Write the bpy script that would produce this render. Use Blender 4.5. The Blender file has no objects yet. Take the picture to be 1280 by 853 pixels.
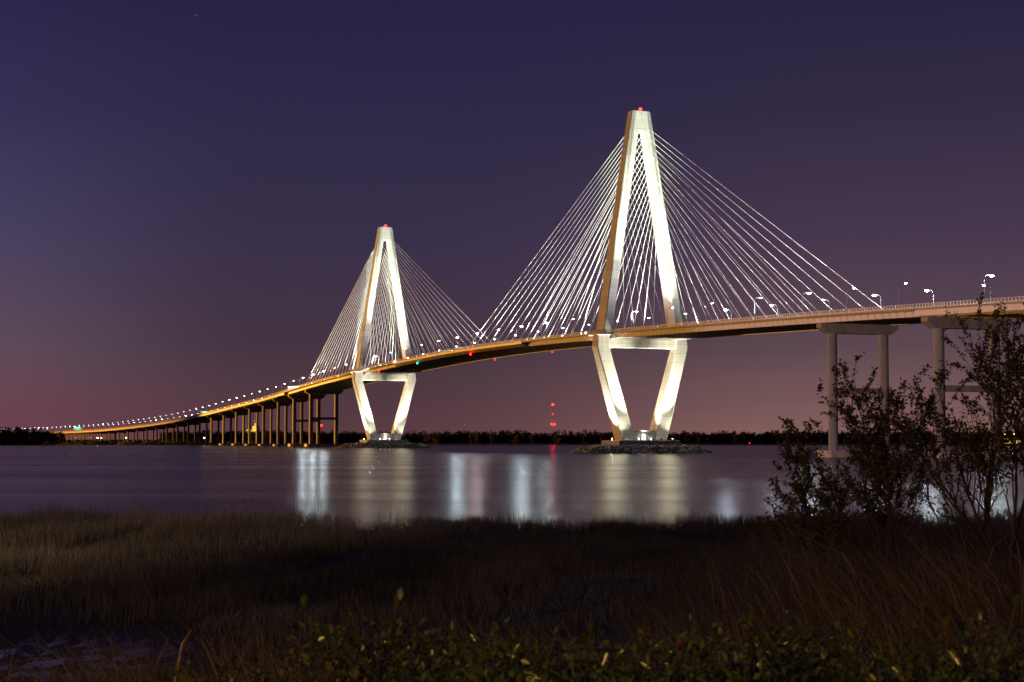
import bpy, math, random
import numpy as np
from mathutils import Vector, Matrix
rnd = random.Random(7)
rng = np.random.default_rng(7)
S = bpy.context.scene
C = S.collection

# ------------------------------------------------------------------ camera
EYE = 7.0
PITCH = math.atan(122.5 / 1957.0)
cam_d = bpy.data.cameras.new('camera')
cam_d.sensor_width = 36.0
cam_d.lens = 36.0 * 1957.0 / 1280.0
cam_d.clip_start = 0.3
cam_d.clip_end = 30000
cam_d.dof.use_dof = True
cam_d.dof.focus_distance = 700
cam_d.dof.aperture_fstop = 4.0
cam = bpy.data.objects.new('camera', cam_d)
cam.location = (0, 0, EYE)
cam.rotation_euler = (math.pi / 2 + PITCH, 0, 0)
C.objects.link(cam)
S.camera = cam

# ------------------------------------------------------------------ view, render
S.view_settings.view_transform = 'Standard'
S.view_settings.look = 'None'
S.view_settings.exposure = 0.0
S.view_settings.gamma = 1.0
S.render.engine = 'CYCLES'
S.cycles.use_denoising = True
S.cycles.max_bounces = 6
S.cycles.diffuse_bounces = 2
S.cycles.glossy_bounces = 3
S.cycles.transparent_max_bounces = 4
S.cycles.caustics_reflective = False
S.cycles.caustics_refractive = False
S.cycles.use_light_tree = True


def lin(r, g, b):
    f = lambda c: (c / 255) / 12.92 if c / 255 <= 0.04045 else ((c / 255 + 0.055) / 1.055) ** 2.4
    return (f(r), f(g), f(b), 1.0)


# ------------------------------------------------------------------ dusk sky
W = bpy.data.worlds.new('World')
S.world = W
W.use_nodes = True
nt = W.node_tree
nt.nodes.clear()
N = nt.nodes.new
tc = N('ShaderNodeTexCoord')
sep = N('ShaderNodeSeparateXYZ')
nt.links.new(tc.outputs['Generated'], sep.inputs[0])


def sky_ramp(stops):
    r = N('ShaderNodeValToRGB')
    el = r.color_ramp.elements
    while len(el) < len(stops):
        el.new(0.5)
    for e, (p, c) in zip(el, stops):
        e.position = p
        e.color = lin(*c)
    r.color_ramp.interpolation = 'EASE' if False else 'LINEAR'
    nt.links.new(sep.outputs['Z'], r.inputs[0])
    return r


r_left = sky_ramp([(0, (112, 66, 78)), (.021, (107, 68, 82)), (.057, (97, 77, 92)), (.124, (74, 66, 98)), (.2, (54, 50, 86)), (.273, (42, 38, 74)), (1, (18, 17, 40))])
r_mid = sky_ramp([(0, (92, 61, 66)), (.021, (84, 58, 66)), (.036, (79, 57, 66)), (.060, (68, 53, 67)), (.124, (57, 48, 73)), (.2, (47, 42, 72)), (.273, (38, 35, 69)), (1, (18, 17, 40))])
r_right = sky_ramp([(0, (136, 98, 92)), (.014, (126, 92, 91)), (.057, (94, 72, 80)), (.124, (72, 57, 79)), (.2, (52, 44, 70)), (.273, (41, 35, 64)), (1, (18, 17, 40))])


def maprange(a, b):
    m = N('ShaderNodeMapRange')
    m.interpolation_type = 'SMOOTHSTEP'
    m.inputs[1].default_value = a
    m.inputs[2].default_value = b
    nt.links.new(sep.outputs['X'], m.inputs[0])
    return m


def mixc(fac, a, b):
    m = N('ShaderNodeMix')
    m.data_type = 'RGBA'
    nt.links.new(fac, m.inputs[0])
    nt.links.new(a, m.inputs[6])
    nt.links.new(b, m.inputs[7])
    return m.outputs[2]


c1 = mixc(maprange(-.36, -.15).outputs[0], r_left.outputs[0], r_mid.outputs[0])
c2 = mixc(maprange(-.08, .22).outputs[0], c1, r_right.outputs[0])
# faint uneven thin cloud / air glow
nz = N('ShaderNodeTexNoise')
nz.inputs['Scale'].default_value = 3.0
nz.inputs['Detail'].default_value = 4
mp = N('ShaderNodeMapping')
mp.inputs['Scale'].default_value = (1, 1, 5)
nt.links.new(tc.outputs['Generated'], mp.inputs[0])
nt.links.new(mp.outputs[0], nz.inputs[0])
mr = N('ShaderNodeMapRange')
mr.inputs[3].default_value = .93
mr.inputs[4].default_value = 1.07
nt.links.new(nz.outputs[0], mr.inputs[0])
vm = N('ShaderNodeVectorMath')
vm.operation = 'SCALE'
nt.links.new(c2, vm.inputs[0])
nt.links.new(mr.outputs[0], vm.inputs['Scale'])
# a few faint stars
vo = N('ShaderNodeTexVoronoi')
vo.inputs['Scale'].default_value = 42
nt.links.new(tc.outputs['Generated'], vo.inputs[0])
st = N('ShaderNodeMath'); st.operation = 'LESS_THAN'
st.inputs[1].default_value = .026
nt.links.new(vo.outputs['Distance'], st.inputs[0])
sc_ = N('ShaderNodeSeparateColor')
nt.links.new(vo.outputs['Color'], sc_.inputs[0])
gt = N('ShaderNodeMath'); gt.operation = 'GREATER_THAN'
gt.inputs[1].default_value = .66
nt.links.new(sc_.outputs[0], gt.inputs[0])
mu = N('ShaderNodeMath'); mu.operation = 'MULTIPLY'
nt.links.new(st.outputs[0], mu.inputs[0]); nt.links.new(gt.outputs[0], mu.inputs[1])
mu2 = N('ShaderNodeMath'); mu2.operation = 'MULTIPLY'
nt.links.new(mu.outputs[0], mu2.inputs[0]); mu2.inputs[1].default_value = .05
ad = N('ShaderNodeVectorMath'); ad.operation = 'ADD'
nt.links.new(vm.outputs[0], ad.inputs[0]); nt.links.new(mu2.outputs[0], ad.inputs[1])
bg = N('ShaderNodeBackground')
bg.inputs[1].default_value = 1.0
nt.links.new(ad.outputs[0], bg.inputs[0])
out = N('ShaderNodeOutputWorld')
nt.links.new(bg.outputs[0], out.inputs[0])

# last pink afterglow of the sun that has set to the left
sun_d = bpy.data.lights.new('sun', 'SUN')
sun_d.energy = 0.03
sun_d.angle = math.radians(20)
sun_d.color = (1.0, .62, .55)
sun = bpy.data.objects.new('sun', sun_d)
sun.rotation_euler = Vector((.75, .35, -.22)).to_track_quat('-Z', 'Y').to_euler()
C.objects.link(sun)


# ------------------------------------------------------------------ helpers
ORG = {}


class MB:
    """collects faces of one mesh in world coordinates"""
    def __init__(self):
        self.v = []
        self.f = []

    def add(self, vs, fs):
        b = len(self.v)
        self.v += [tuple(p) for p in vs]
        self.f += [tuple(i + b for i in q) for q in fs]
        return self

    def hexa(self, p):           # 8 corners: bottom ring 0-3, top ring 4-7
        return self.add(p, [(3, 2, 1, 0), (4, 5, 6, 7), (0, 1, 5, 4), (1, 2, 6, 5), (2, 3, 7, 6), (3, 0, 4, 7)])

    def box(self, x0, x1, y0, y1, z0, z1, M=None):
        p = [(x0, y0, z0), (x1, y0, z0), (x1, y1, z0), (x0, y1, z0), (x0, y0, z1), (x1, y0, z1), (x1, y1, z1), (x0, y1, z1)]
        if M is not None:
            p = [M(*q) for q in p]
        return self.hexa(p)

    def loft(self, rings, cap=True):
        n = len(rings[0])
        vs = [p for r in rings for p in r]
        fs = []
        for k in range(len(rings) - 1):
            for i in range(n):
                j = (i + 1) % n
                fs.append((k * n + i, k * n + j, (k + 1) * n + j, (k + 1) * n + i))
        if cap:
            fs.append(tuple(reversed(range(n))))
            fs.append(tuple((len(rings) - 1) * n + i for i in range(n)))
        return self.add(vs, fs)

    def tube(self, pts, rad, n=6):
        pts = [Vector(p) for p in pts]
        if not hasattr(rad, '__len__'):
            rad = [rad] * len(pts)
        rings = []
        for i, p in enumerate(pts):
            d = (pts[min(i + 1, len(pts) - 1)] - pts[max(i - 1, 0)])
            if d.length < 1e-9:
                d = Vector((0, 0, 1))
            d.normalize()
            a = d.cross(Vector((0, 0, 1)) if abs(d.z) < .9 else Vector((1, 0, 0)))
            a.normalize()
            b = a.cross(d)
            rings.append([p + (a * math.cos(2 * math.pi * k / n) + b * math.sin(2 * math.pi * k / n)) * -rad[i] for k in range(n)])
        rings = [[tuple(q) for q in reversed(r)] for r in rings]
        return self.loft(rings)

    def build(self, name, mat, parent=None, smooth=False, kind=None):
        o_ = ORG.get(parent.name, (0, 0, 0)) if parent else (0, 0, 0)
        me = bpy.data.meshes.new(name)
        me.from_pydata([(p[0] - o_[0], p[1] - o_[1], p[2] - o_[2]) for p in self.v], [], self.f)
        me.materials.append(mat)
        if smooth:
            me.polygons.foreach_set('use_smooth', [True] * len(me.polygons))
        me.update()
        o = bpy.data.objects.new(name, me)
        C.objects.link(o)
        if parent:
            o.parent = parent
            ORG[o.name] = o_
        if kind:
            o['kind'] = kind
        return o


def npmesh(name, V, F, mat, parent=None, kind=None, tint=None, smooth=False):
    """V (n,3) world, F (m,3|4) numpy"""
    o_ = np.array(ORG.get(parent.name, (0, 0, 0)) if parent else (0, 0, 0))
    me = bpy.data.meshes.new(name)
    V = np.asarray(V, dtype=np.float64) - o_
    k = F.shape[1]
    me.vertices.add(len(V))
    me.vertices.foreach_set('co', V.astype(np.float32).ravel())
    me.loops.add(F.size)
    me.loops.foreach_set('vertex_index', F.astype(np.int32).ravel())
    me.polygons.add(len(F))
    me.polygons.foreach_set('loop_start', np.arange(0, F.size, k, dtype=np.int32))
    me.polygons.foreach_set('loop_total', np.full(len(F), k, dtype=np.int32))
    if smooth:
        me.polygons.foreach_set('use_smooth', np.ones(len(F), dtype=bool))
    if tint is not None:
        at = me.attributes.new('tint', 'FLOAT', 'POINT')
        at.data.foreach_set('value', np.asarray(tint, dtype=np.float32))
    me.materials.append(mat)
    me.update(calc_edges=True)
    me.validate()
    o = bpy.data.objects.new(name, me)
    C.objects.link(o)
    if parent:
        o.parent = parent
        ORG[o.name] = tuple(o_)
    if kind:
        o['kind'] = kind
    return o


def empty(name, loc, label=None, cat=None, group=None):
    o = bpy.data.objects.new(name, None)
    o.location = loc
    o.empty_display_size = .5
    C.objects.link(o)
    ORG[o.name] = tuple(loc)
    if label:
        tag(o, label, cat, group)
    return o


def tag(o, label, cat, group=None):
    o['label'] = label
    o['category'] = cat
    if group:
        o['group'] = group
    return o


def copy_tree(o, parent=None):
    c = o.copy()
    C.objects.link(c)
    if parent:
        c.parent = parent
    for ch in list(o.children):
        if ch.type != 'LIGHT':               # every lamp gets its own light
            copy_tree(ch, c)
    return c


# ------------------------------------------------------------------ materials
def mat(name, col, rough=.6, metal=0, var=.0, vscale=1.0, bump=0., bscale=5., spec=.5, col2=None, lifts=None, stretch=None):
    m = bpy.data.materials.new(name)
    m.use_nodes = True
    t = m.node_tree
    b = t.nodes['Principled BSDF']
    b.inputs['Roughness'].default_value = rough
    b.inputs['Metallic'].default_value = metal
    b.inputs['Specular IOR Level'].default_value = spec
    b.inputs['Base Color'].default_value = (*col, 1)
    if var or bump or lifts:
        g = t.nodes.new('ShaderNodeNewGeometry')
        src = g.outputs['Position']
        if stretch:
            mpn = t.nodes.new('ShaderNodeMapping')
            mpn.inputs['Scale'].default_value = stretch
            t.links.new(src, mpn.inputs[0])
            src = mpn.outputs[0]
    if var:
        n1 = t.nodes.new('ShaderNodeTexNoise')
        n1.inputs['Scale'].default_value = vscale
        n1.inputs['Detail'].default_value = 6
        n1.inputs['Roughness'].default_value = .65
        t.links.new(src, n1.inputs[0])
        rp = t.nodes.new('ShaderNodeValToRGB')
        c2_ = col2 or tuple(max(0, c * (1 - var)) for c in col)
        rp.color_ramp.elements[0].position = .3
        rp.color_ramp.elements[0].color = (*c2_, 1)
        rp.color_ramp.elements[1].position = .7
        rp.color_ramp.elements[1].color = (*(min(1, c * (1 + var * .5)) for c in col), 1)
        t.links.new(n1.outputs[0], rp.inputs[0])
        last = rp.outputs[0]
        if lifts:
            sx = t.nodes.new('ShaderNodeSeparateXYZ')
            t.links.new(g.outputs['Position'], sx.inputs[0])
            md = t.nodes.new('ShaderNodeMath'); md.operation = 'FRACT'
            dv = t.nodes.new('ShaderNodeMath'); dv.operation = 'DIVIDE'
            dv.inputs[1].default_value = lifts
            t.links.new(sx.outputs[2], dv.inputs[0])
            t.links.new(dv.outputs[0], md.inputs[0])
            fl = t.nodes.new('ShaderNodeMath'); fl.operation = 'FLOOR'
            t.links.new(dv.outputs[0], fl.inputs[0])
            wn = t.nodes.new('ShaderNodeTexWhiteNoise'); wn.noise_dimensions = '1D'
            t.links.new(fl.outputs[0], wn.inputs['W'])
            mr_ = t.nodes.new('ShaderNodeMapRange')
            mr_.inputs[3].default_value = .88; mr_.inputs[4].default_value = 1.06
            t.links.new(wn.outputs[0], mr_.inputs[0])
            lt = t.nodes.new('ShaderNodeMath'); lt.operation = 'GREATER_THAN'
            lt.inputs[1].default_value = .055
            t.links.new(md.outputs[0], lt.inputs[0])
            mr2 = t.nodes.new('ShaderNodeMapRange')
            mr2.inputs[3].default_value = .72; mr2.inputs[4].default_value = 1.0
            t.links.new(lt.outputs[0], mr2.inputs[0])
            mm = t.nodes.new('ShaderNodeMath'); mm.operation = 'MULTIPLY'
            t.links.new(mr_.outputs[0], mm.inputs[0]); t.links.new(mr2.outputs[0], mm.inputs[1])
            vs_ = t.nodes.new('ShaderNodeVectorMath'); vs_.operation = 'SCALE'
            t.links.new(last, vs_.inputs[0]); t.links.new(mm.outputs[0], vs_.inputs['Scale'])
            last = vs_.outputs[0]
        t.links.new(last, b.inputs['Base Color'])
    if bump:
        n2 = t.nodes.new('ShaderNodeTexNoise')
        n2.inputs['Scale'].default_value = bscale
        n2.inputs['Detail'].default_value = 5
        t.links.new(src, n2.inputs[0])
        bp = t.nodes.new('ShaderNodeBump')
        bp.inputs['Strength'].default_value = bump
        bp.inputs['Distance'].default_value = .1
        t.links.new(n2.outputs[0], bp.inputs['Height'])
        t.links.new(bp.outputs[0], b.inputs['Normal'])
    return m


def emit(name, col, strength, base=(.6, .6, .6), sampled=False):
    m = bpy.data.materials.new(name)
    m.cycles.emission_sampling = 'FRONT_BACK' if sampled else 'NONE'
    m.use_nodes = True
    b = m.node_tree.nodes['Principled BSDF']
    b.inputs['Base Color'].default_value = (*base, 1)
    b.inputs['Emission Color'].default_value = (*col, 1)
    b.inputs['Emission Strength'].default_value = strength
    return m


def tintmat(name, ca, cb, rough=.7, trans=0., spec=.3):
    """albedo between two colours, varied per blade / leaf"""
    m = bpy.data.materials.new(name)
    m.use_nodes = True
    t = m.node_tree
    b = t.nodes['Principled BSDF']
    b.inputs['Roughness'].default_value = rough
    b.inputs['Specular IOR Level'].default_value = spec
    a = t.nodes.new('ShaderNodeAttribute')
    a.attribute_name = 'tint'
    r = t.nodes.new('ShaderNodeValToRGB')
    r.color_ramp.elements[0].color = (*ca, 1)
    r.color_ramp.elements[1].color = (*cb, 1)
    t.links.new(a.outputs['Fac'], r.inputs[0])
    t.links.new(r.outputs[0], b.inputs['Base Color'])
    return m


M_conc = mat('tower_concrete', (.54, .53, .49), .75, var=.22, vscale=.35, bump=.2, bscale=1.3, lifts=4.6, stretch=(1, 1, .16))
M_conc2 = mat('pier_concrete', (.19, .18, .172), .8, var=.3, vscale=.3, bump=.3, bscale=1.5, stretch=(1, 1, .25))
M_base = mat('footing_concrete', (.34, .31, .28), .85, var=.4, vscale=.4, bump=.4, bscale=2)
M_panel = mat('fascia_panel_concrete', (.62, .55, .52), .75, var=.15, vscale=.3, bump=.1)
M_rib = mat('bluish_lit_rib_steel', (.30, .37, .66), .55, var=.15, vscale=.8)  # bluish cast of white lamplight put into the rib albedo
M_fair = mat('brown_steel_fairing', (.36, .27, .21), .5, var=.3, vscale=.15)
M_edge = mat('walkway_edge', (.24, .19, .15), .7, var=.3, vscale=.5)
M_steel = mat('painted_steel_girder', (.42, .38, .34), .55, var=.2, vscale=.3)
M_slab = mat('deck_concrete', (.34, .33, .32), .85, var=.25, vscale=.2)
M_asph = mat('asphalt', (.05, .05, .05), .85, var=.3, vscale=.5)
M_rail = mat('galvanised_railing', (.62, .62, .64), .45, var=.15, vscale=1)
M_cable = mat('white_cable_sheath', (.80, .79, .77), .45, var=.06, vscale=.05)
M_pole = mat('lamp_pole_steel', (.15, .16, .18), .5, var=.1, vscale=2)
M_dark = mat('dark_housing', (.05, .05, .05), .5, var=.2, vscale=4)
M_redpaint = mat('mast_red_paint', (.45, .06, .04), .6, var=.2, vscale=1)
M_green = mat('green_sign_face', (.02, .42, .26), .45, var=.08, vscale=1)
M_white = mat('white_sign_face', (.75, .72, .70), .5, var=.08, vscale=.8)
M_bark = mat('shrub_bark', (.07, .055, .042), .85, var=.4, vscale=9, bump=.5, bscale=40)
M_wall = mat('harbour_wall', (.30, .27, .22), .8, var=.25, vscale=.4)
M_roof = mat('harbour_roof', (.16, .15, .14), .7, var=.25, vscale=.6)
M_hull = mat('ship_hull', (.10, .08, .07), .55, var=.3, vscale=.2)
M_super = mat('ship_superstructure', (.62, .56, .40), .6, var=.15, vscale=.2)

E_lamp = emit('lamp_lens_bright', (.84, .96, 1.0), 160)
E_lamp2 = emit('lamp_lens_soft', (.80, .93, 1.0), 110)
E_lampd = emit('lamp_lens_faint', (.85, .95, 1.0), 40)
E_lampf = emit('lamp_lens_distant', (.85, .95, 1.0), 15)
E_flood = emit('floodlight_lens', (1.0, .97, .88), 60)
E_cflood = emit('cable_floodlight_lens', (.88, 1.0, .95), 70)
E_red = emit('red_beacon', (1, .006, .004), 45, (.3, 0, 0), True)
E_reds = emit('red_lantern', (1, .006, .004), 14, (.3, 0, 0), True)
E_green = emit('green_lantern', (.01, .85, .45), 9, (0, .2, .1), True)
E_sod = emit('sodium_lamp', (1, .42, .06), 22)
E_win = emit('lit_window', (1, .62, .18), 1.1)
E_door = emit('lit_doorway', (.97, 1, .93), 1.0)


def light(name, kind, loc, energy, col, target=None, size=.5, cone=60, blend=.4, parent=None):
    d = bpy.data.lights.new(name, kind)
    d.energy = energy
    d.color = col
    d.shadow_soft_size = size
    if kind == 'SPOT':
        d.spot_size = math.radians(cone)
        d.spot_blend = blend
    o = bpy.data.objects.new(name, d)
    o_ = ORG.get(parent.name, (0, 0, 0)) if parent else (0, 0, 0)
    o.location = Vector(loc) - Vector(o_)
    if target is not None:
        o.rotation_euler = (Vector(target) - Vector(loc)).to_track_quat('-Z', 'Y').to_euler()
    C.objects.link(o)
    if parent:
        o.parent = parent
    return o


# ------------------------------------------------------------------ bridge alignment
T1 = np.array([65.4, 796.5])
DIR = np.array([-0.35319, 0.93555])
NRM = np.array([DIR[1], -DIR[0]])       # towards the far (right) side of the deck
SPAN = 471.0
BEND0, BENDR = 800.0, 12000.0


def frame(s):
    a = max(s - BEND0, 0) / BENDR
    o = T1 + DIR * min(s, BEND0) + DIR * (BENDR * math.sin(a)) - NRM * (BENDR * (1 - math.cos(a)))
    d = DIR * math.cos(a) - NRM * math.sin(a)
    n = NRM * math.cos(a) + DIR * math.sin(a)
    return o, d, n


ZP = [(-460, 44.4), (-324, 49.8), (-191, 54.8), (-45, 59.0), (55, 61.6), (150, 63.4), (235, 63.9), (320, 63.4), (415, 61.6), (516, 59.0),
      (640, 55.4), (740, 51.2), (840, 47.4), (990, 43), (1180, 36.3), (1370, 30.4), (1530, 27.0), (1730, 23.6), (1920, 21.4), (2120, 20.1), (2480, 19.0), (3200, 17)]
_sx = np.array([a for a, b in ZP], float)
_zy = np.array([b for a, b in ZP], float)
_g = np.arange(-460, 3200, 5.0)
_zz = np.interp(_g, _sx, _zy)
_k = np.ones(25) / 25
_zs = np.convolve(np.pad(_zz, 12, mode='edge'), _k, 'valid')


def zd(s):
    return float(np.interp(s, _g, _zs))


def Wd(s, t, z=None, dz=0.):
    o, d, n = frame(s)
    p = o + n * t
    return (p[0], p[1], (zd(s) if z is None else z) + dz)


def sweep(mb, s0, s1, prof, step=8.0, rel=True):
    """sweep a closed profile [(t,z)] along the alignment, z relative to the deck top"""
    n = max(1, int(math.ceil((s1 - s0) / step)))
    rings = []
    for i in range(n + 1):
        s = s0 + (s1 - s0) * i / n
        o, d, nn = frame(s)
        z0 = zd(s)
        rings.append([(o[0] + nn[0] * t, o[1] + nn[1] * t, z0 + z) for t, z in prof])
    # orient outward: profile given counter-clockwise looking along +s
    return mb.loft(rings)


def rect(t0, t1, z0, z1):
    return [(t0, z0), (t0, z1), (t1, z1), (t1, z0)]


# ------------------------------------------------------------------ terrain functions
def sstep(a, b, x):
    t = np.clip((x - a) / (b - a), 0, 1)
    return t * t * (3 - 2 * t)


def vnoise(x, y, seed=0):
    """cheap smooth value noise"""
    xi = np.floor(x).astype(int); yi = np.floor(y).astype(int)
    xf = x - xi; yf = y - yi
    def h(a, b):
        n = (a * 374761393 + b * 668265263 + seed * 982451653) & 0x7fffffff
        n = (n ^ (n >> 13)) * 1274126177 & 0x7fffffff
        return ((n ^ (n >> 16)) & 0xffff) / 65535.0
    u = xf * xf * (3 - 2 * xf); v = yf * yf * (3 - 2 * yf)
    return (h(xi, yi) * (1 - u) + h(xi + 1, yi) * u) * (1 - v) + (h(xi, yi + 1) * (1 - u) + h(xi + 1, yi + 1) * u) * v


def shore_y(x):
    return 123 - 13 * np.exp(-((x - 3) / 20.) ** 2) + 4 * np.sin(x * .05 + 1) + 4 * (vnoise(x / 9., x * 0 + 3., 5) - .5) - .12 * np.clip(x, 0, 60)


def bankmask(x, y):
    near = 1 - sstep(11.0, 31.0, y + 2.5 * (vnoise(x / 4., y / 4., 9) - .5))
    edge = 1.2 + .115 * y
    right = sstep(-5.0, 1.5, x - edge) * (1 - sstep(38., 62., y))
    return np.maximum(near, right)


def mudmask(x, y):
    n = vnoise(x / 3., y / 5., 21) - .5
    a = 1 - sstep(.55, 1.15, np.hypot((x + 14.8) / 4.6, (y - 49.) / 8.5) + n * .5)
    b = 1 - sstep(.5, 1.1, np.hypot((x + 7.) / 2.2, (y - 56.) / 4.5) + n * .6)
    return a


def ground(x, y):
    x = np.asarray(x, float); y = np.asarray(y, float)
    m = .55 + .25 * (vnoise(x / 7., y / 7., 2) - .5) + .1 * (vnoise(x / 1.7, y / 1.7, 4) - .5)
    mk = mudmask(x, y)
    m = m * (1 - .85 * np.clip(mk * 1.3, 0, 1)) + .85 * np.clip(mk * 1.3, 0, 1) * .16
    m = m - 1.9 * sstep(-3., 9., y - shore_y(x))
    bk = 4.95 + .35 * (vnoise(x / 5., y / 5., 11) - .5) - .012 * np.clip(y, 0, 60)
    b = bankmask(x, y)
    z = m * (1 - b) + bk * b
    z = z - 4.0 * sstep(9., 45., y - shore_y(x))
    return z


# ------------------------------------------------------------------ river
def water_material():
    m = bpy.data.materials.new('river_water')
    m.use_nodes = True
    t = m.node_tree
    b = t.nodes['Principled BSDF']
    b.inputs['Base Color'].default_value = (.012, .013, .018, 1)
    b.inputs['IOR'].default_value = 1.333
    b.inputs['Specular IOR Level'].default_value = .5
    g = t.nodes.new('ShaderNodeNewGeometry')
    mp_ = t.nodes.new('ShaderNodeMapping')
    mp_.inputs['Scale'].default_value = (.0035, .022, 1)
    t.links.new(g.outputs['Position'], mp_.inputs[0])
    n_ = t.nodes.new('ShaderNodeTexNoise')
    n_.inputs['Scale'].default_value = 1.0
    n_.inputs['Detail'].default_value = 5
    n_.inputs['Roughness'].default_value = .6
    t.links.new(mp_.outputs[0], n_.inputs[0])
    r_ = t.nodes.new('ShaderNodeMapRange')
    r_.inputs[1].default_value = .35; r_.inputs[2].default_value = .68
    r_.inputs[3].default_value = .175; r_.inputs[4].default_value = .25
    t.links.new(n_.outputs[0], r_.inputs[0])
    t.links.new(r_.outputs[0], b.inputs['Roughness'])
    mp2 = t.nodes.new('ShaderNodeMapping')
    mp2.inputs['Scale'].default_value = (.03, .35, 1)
    t.links.new(g.outputs['Position'], mp2.inputs[0])
    n2 = t.nodes.new('ShaderNodeTexNoise')
    n2.inputs['Scale'].default_value = 1.0
    n2.inputs['Detail'].default_value = 3
    t.links.new(mp2.outputs[0], n2.inputs[0])
    bp = t.nodes.new('ShaderNodeBump')
    bp.inputs['Strength'].default_value = .4
    bp.inputs['Distance'].default_value = .06
    t.links.new(n2.outputs[0], bp.inputs['Height'])
    t.links.new(bp.outputs[0], b.inputs['Normal'])
    return m


mb = MB()
mb.add([(-9000, -300, 0), (9000, -300, 0), (9000, 14000, 0), (-9000, 14000, 0)], [(0, 1, 2, 3)])
wat = mb.build('water', water_material(), kind='structure')

# ------------------------------------------------------------------ marsh ground
def ground_material():
    m = bpy.data.materials.new('marsh_mud')
    m.use_nodes = True
    t = m.node_tree
    b = t.nodes['Principled BSDF']
    g = t.nodes.new('ShaderNodeNewGeometry')
    n_ = t.nodes.new('ShaderNodeTexNoise')
    n_.inputs['Scale'].default_value = 1.5
    n_.inputs['Detail'].default_value = 9
    n_.inputs['Roughness'].default_value = .7
    mpq = t.nodes.new('ShaderNodeMapping')
    mpq.inputs['Scale'].default_value = (1, .45, 1)
    t.links.new(g.outputs['Position'], mpq.inputs[0])
    t.links.new(mpq.outputs[0], n_.inputs[0])
    at = t.nodes.new('ShaderNodeAttribute')
    at.attribute_name = 'tint'
    r = t.nodes.new('ShaderNodeValToRGB')
    r.color_ramp.elements[0].position = .35
    r.color_ramp.elements[0].color = (.018, .015, .013, 1)
    r.color_ramp.elements[1].position = .7
    r.color_ramp.elements[1].color = (.07, .055, .042, 1)
    t.links.new(n_.outputs[0], r.inputs[0])
    t.links.new(r.outputs[0], b.inputs['Base Color'])
    # standing wet film in the open mud: smooth where the noise is low
    wet = t.nodes.new('ShaderNodeMapRange')
    wet.inputs[1].default_value = .49; wet.inputs[2].default_value = .53
    wet.inputs[3].default_value = .05; wet.inputs[4].default_value = .8
    t.links.new(n_.outputs[0], wet.inputs[0])
    mxr = t.nodes.new('ShaderNodeMix')
    t.links.new(at.outputs['Fac'], mxr.inputs[0])
    mxr.inputs[2].default_value = .9
    t.links.new(wet.outputs[0], mxr.inputs[3])
    t.links.new(mxr.outputs[0], b.inputs['Roughness'])
    bp = t.nodes.new('ShaderNodeBump')
    bp.inputs['Strength'].default_value = .5
    bp.inputs['Distance'].default_value = .12
    clampn = t.nodes.new('ShaderNodeMath'); clampn.operation = 'MAXIMUM'
    clampn.inputs[1].default_value = .47
    t.links.new(n_.outputs[0], clampn.inputs[0])
    t.links.new(clampn.outputs[0], bp.inputs['Height'])
    t.links.new(bp.outputs[0], b.inputs['Normal'])
    return m


gx = np.r_[np.arange(-400, -60, 8.), np.arange(-60, 60.1, .6), np.arange(66, 400, 8.)]
gy = np.r_[np.arange(-60, 0, 4.), np.arange(0, 175, .7)]
GX, GY = np.meshgrid(gx, gy)
GZ = ground(GX.ravel(), GY.ravel())
V = np.c_[GX.ravel(), GY.ravel(), GZ]
nx_, ny_ = len(gx), len(gy)
idx = np.arange(nx_ * ny_).reshape(ny_, nx_)
F = np.stack([idx[:-1, :-1], idx[:-1, 1:], idx[1:, 1:], idx[1:, :-1]], -1).reshape(-1, 4)
npmesh('marsh_ground', V, F, ground_material(), kind='structure', tint=np.clip(mudmask(GX.ravel(), GY.ravel()) * 1.4, 0, 1), smooth=True)

# far shore
def far_z(x, y):
    return -1.5 + 2.6 * sstep(0, 30., y - far_shore(x)) + 1.2 * sstep(60, 900., y - far_shore(x))


def far_shore(x):
    x = np.asarray(x, float)
    return 1905 + 40 * (vnoise(x / 160., x * 0 + 1.5, 31) - .5) + 16 * (vnoise(x / 37., x * 0 + 7.5, 33) - .5) - 90 * sstep(-150, -520, x) + 60 * sstep(150, 500, x)


gx = np.r_[np.arange(-7000, -1200, 200.), np.arange(-1200, 1200, 12.), np.arange(1200, 7001, 200.)]
dy = np.r_[np.arange(-10, 60, 6.), 90, 140, 220, 350, 600, 1000, 2000, 5000, 11500]
FX = np.repeat(gx[None, :], len(dy), 0)
FY = far_shore(FX) + dy[:, None]
FZ = far_z(FX, FY)
nx_, ny_ = len(gx), len(dy)
idx = np.arange(nx_ * ny_).reshape(ny_, nx_)
F = np.stack([idx[:-1, :-1], idx[:-1, 1:], idx[1:, 1:], idx[1:, :-1]], -1).reshape(-1, 4)
M_far = mat('far_bank_earth', (.045, .040, .028), .9, var=.4, vscale=.05)
npmesh('far_shore', np.c_[FX.ravel(), FY.ravel(), FZ.ravel()], F, M_far, kind='structure', smooth=True)

# ------------------------------------------------------------------ the bridge
BL, BR = -266.0, 737.0                     # joints at both ends of the cable-stayed unit
bridge = empty('cable_stayed_bridge', (T1[0], T1[1], 0), 'long cable-stayed bridge with two floodlit white diamond towers over the river', 'bridge')


def make_deck(root, s0, s1, main=True):
    mbx = MB()
    sweep(mbx, s0, s1, [(-18.2, -.35), (-18.2, -.02), (18.2, -.02), (18.2, -.35)])
    deck = mbx.build('deck', M_slab, root)
    m_ = MB(); sweep(m_, s0, s1, rect(-16.9, 16.9, -.016, .06)); m_.build('roadway', M_asph, deck)
    for tt in (-17.5, 17.5):
        m_ = MB(); sweep(m_, s0, s1, rect(tt - .25, tt + .25, -.016, .95)); m_.build('parapet', M_panel, deck)
    m_ = MB(); sweep(m_, s0, s1, rect(-.3, .3, .064, .9)); m_.build('median_barrier', M_panel, deck)
    return deck


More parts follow.
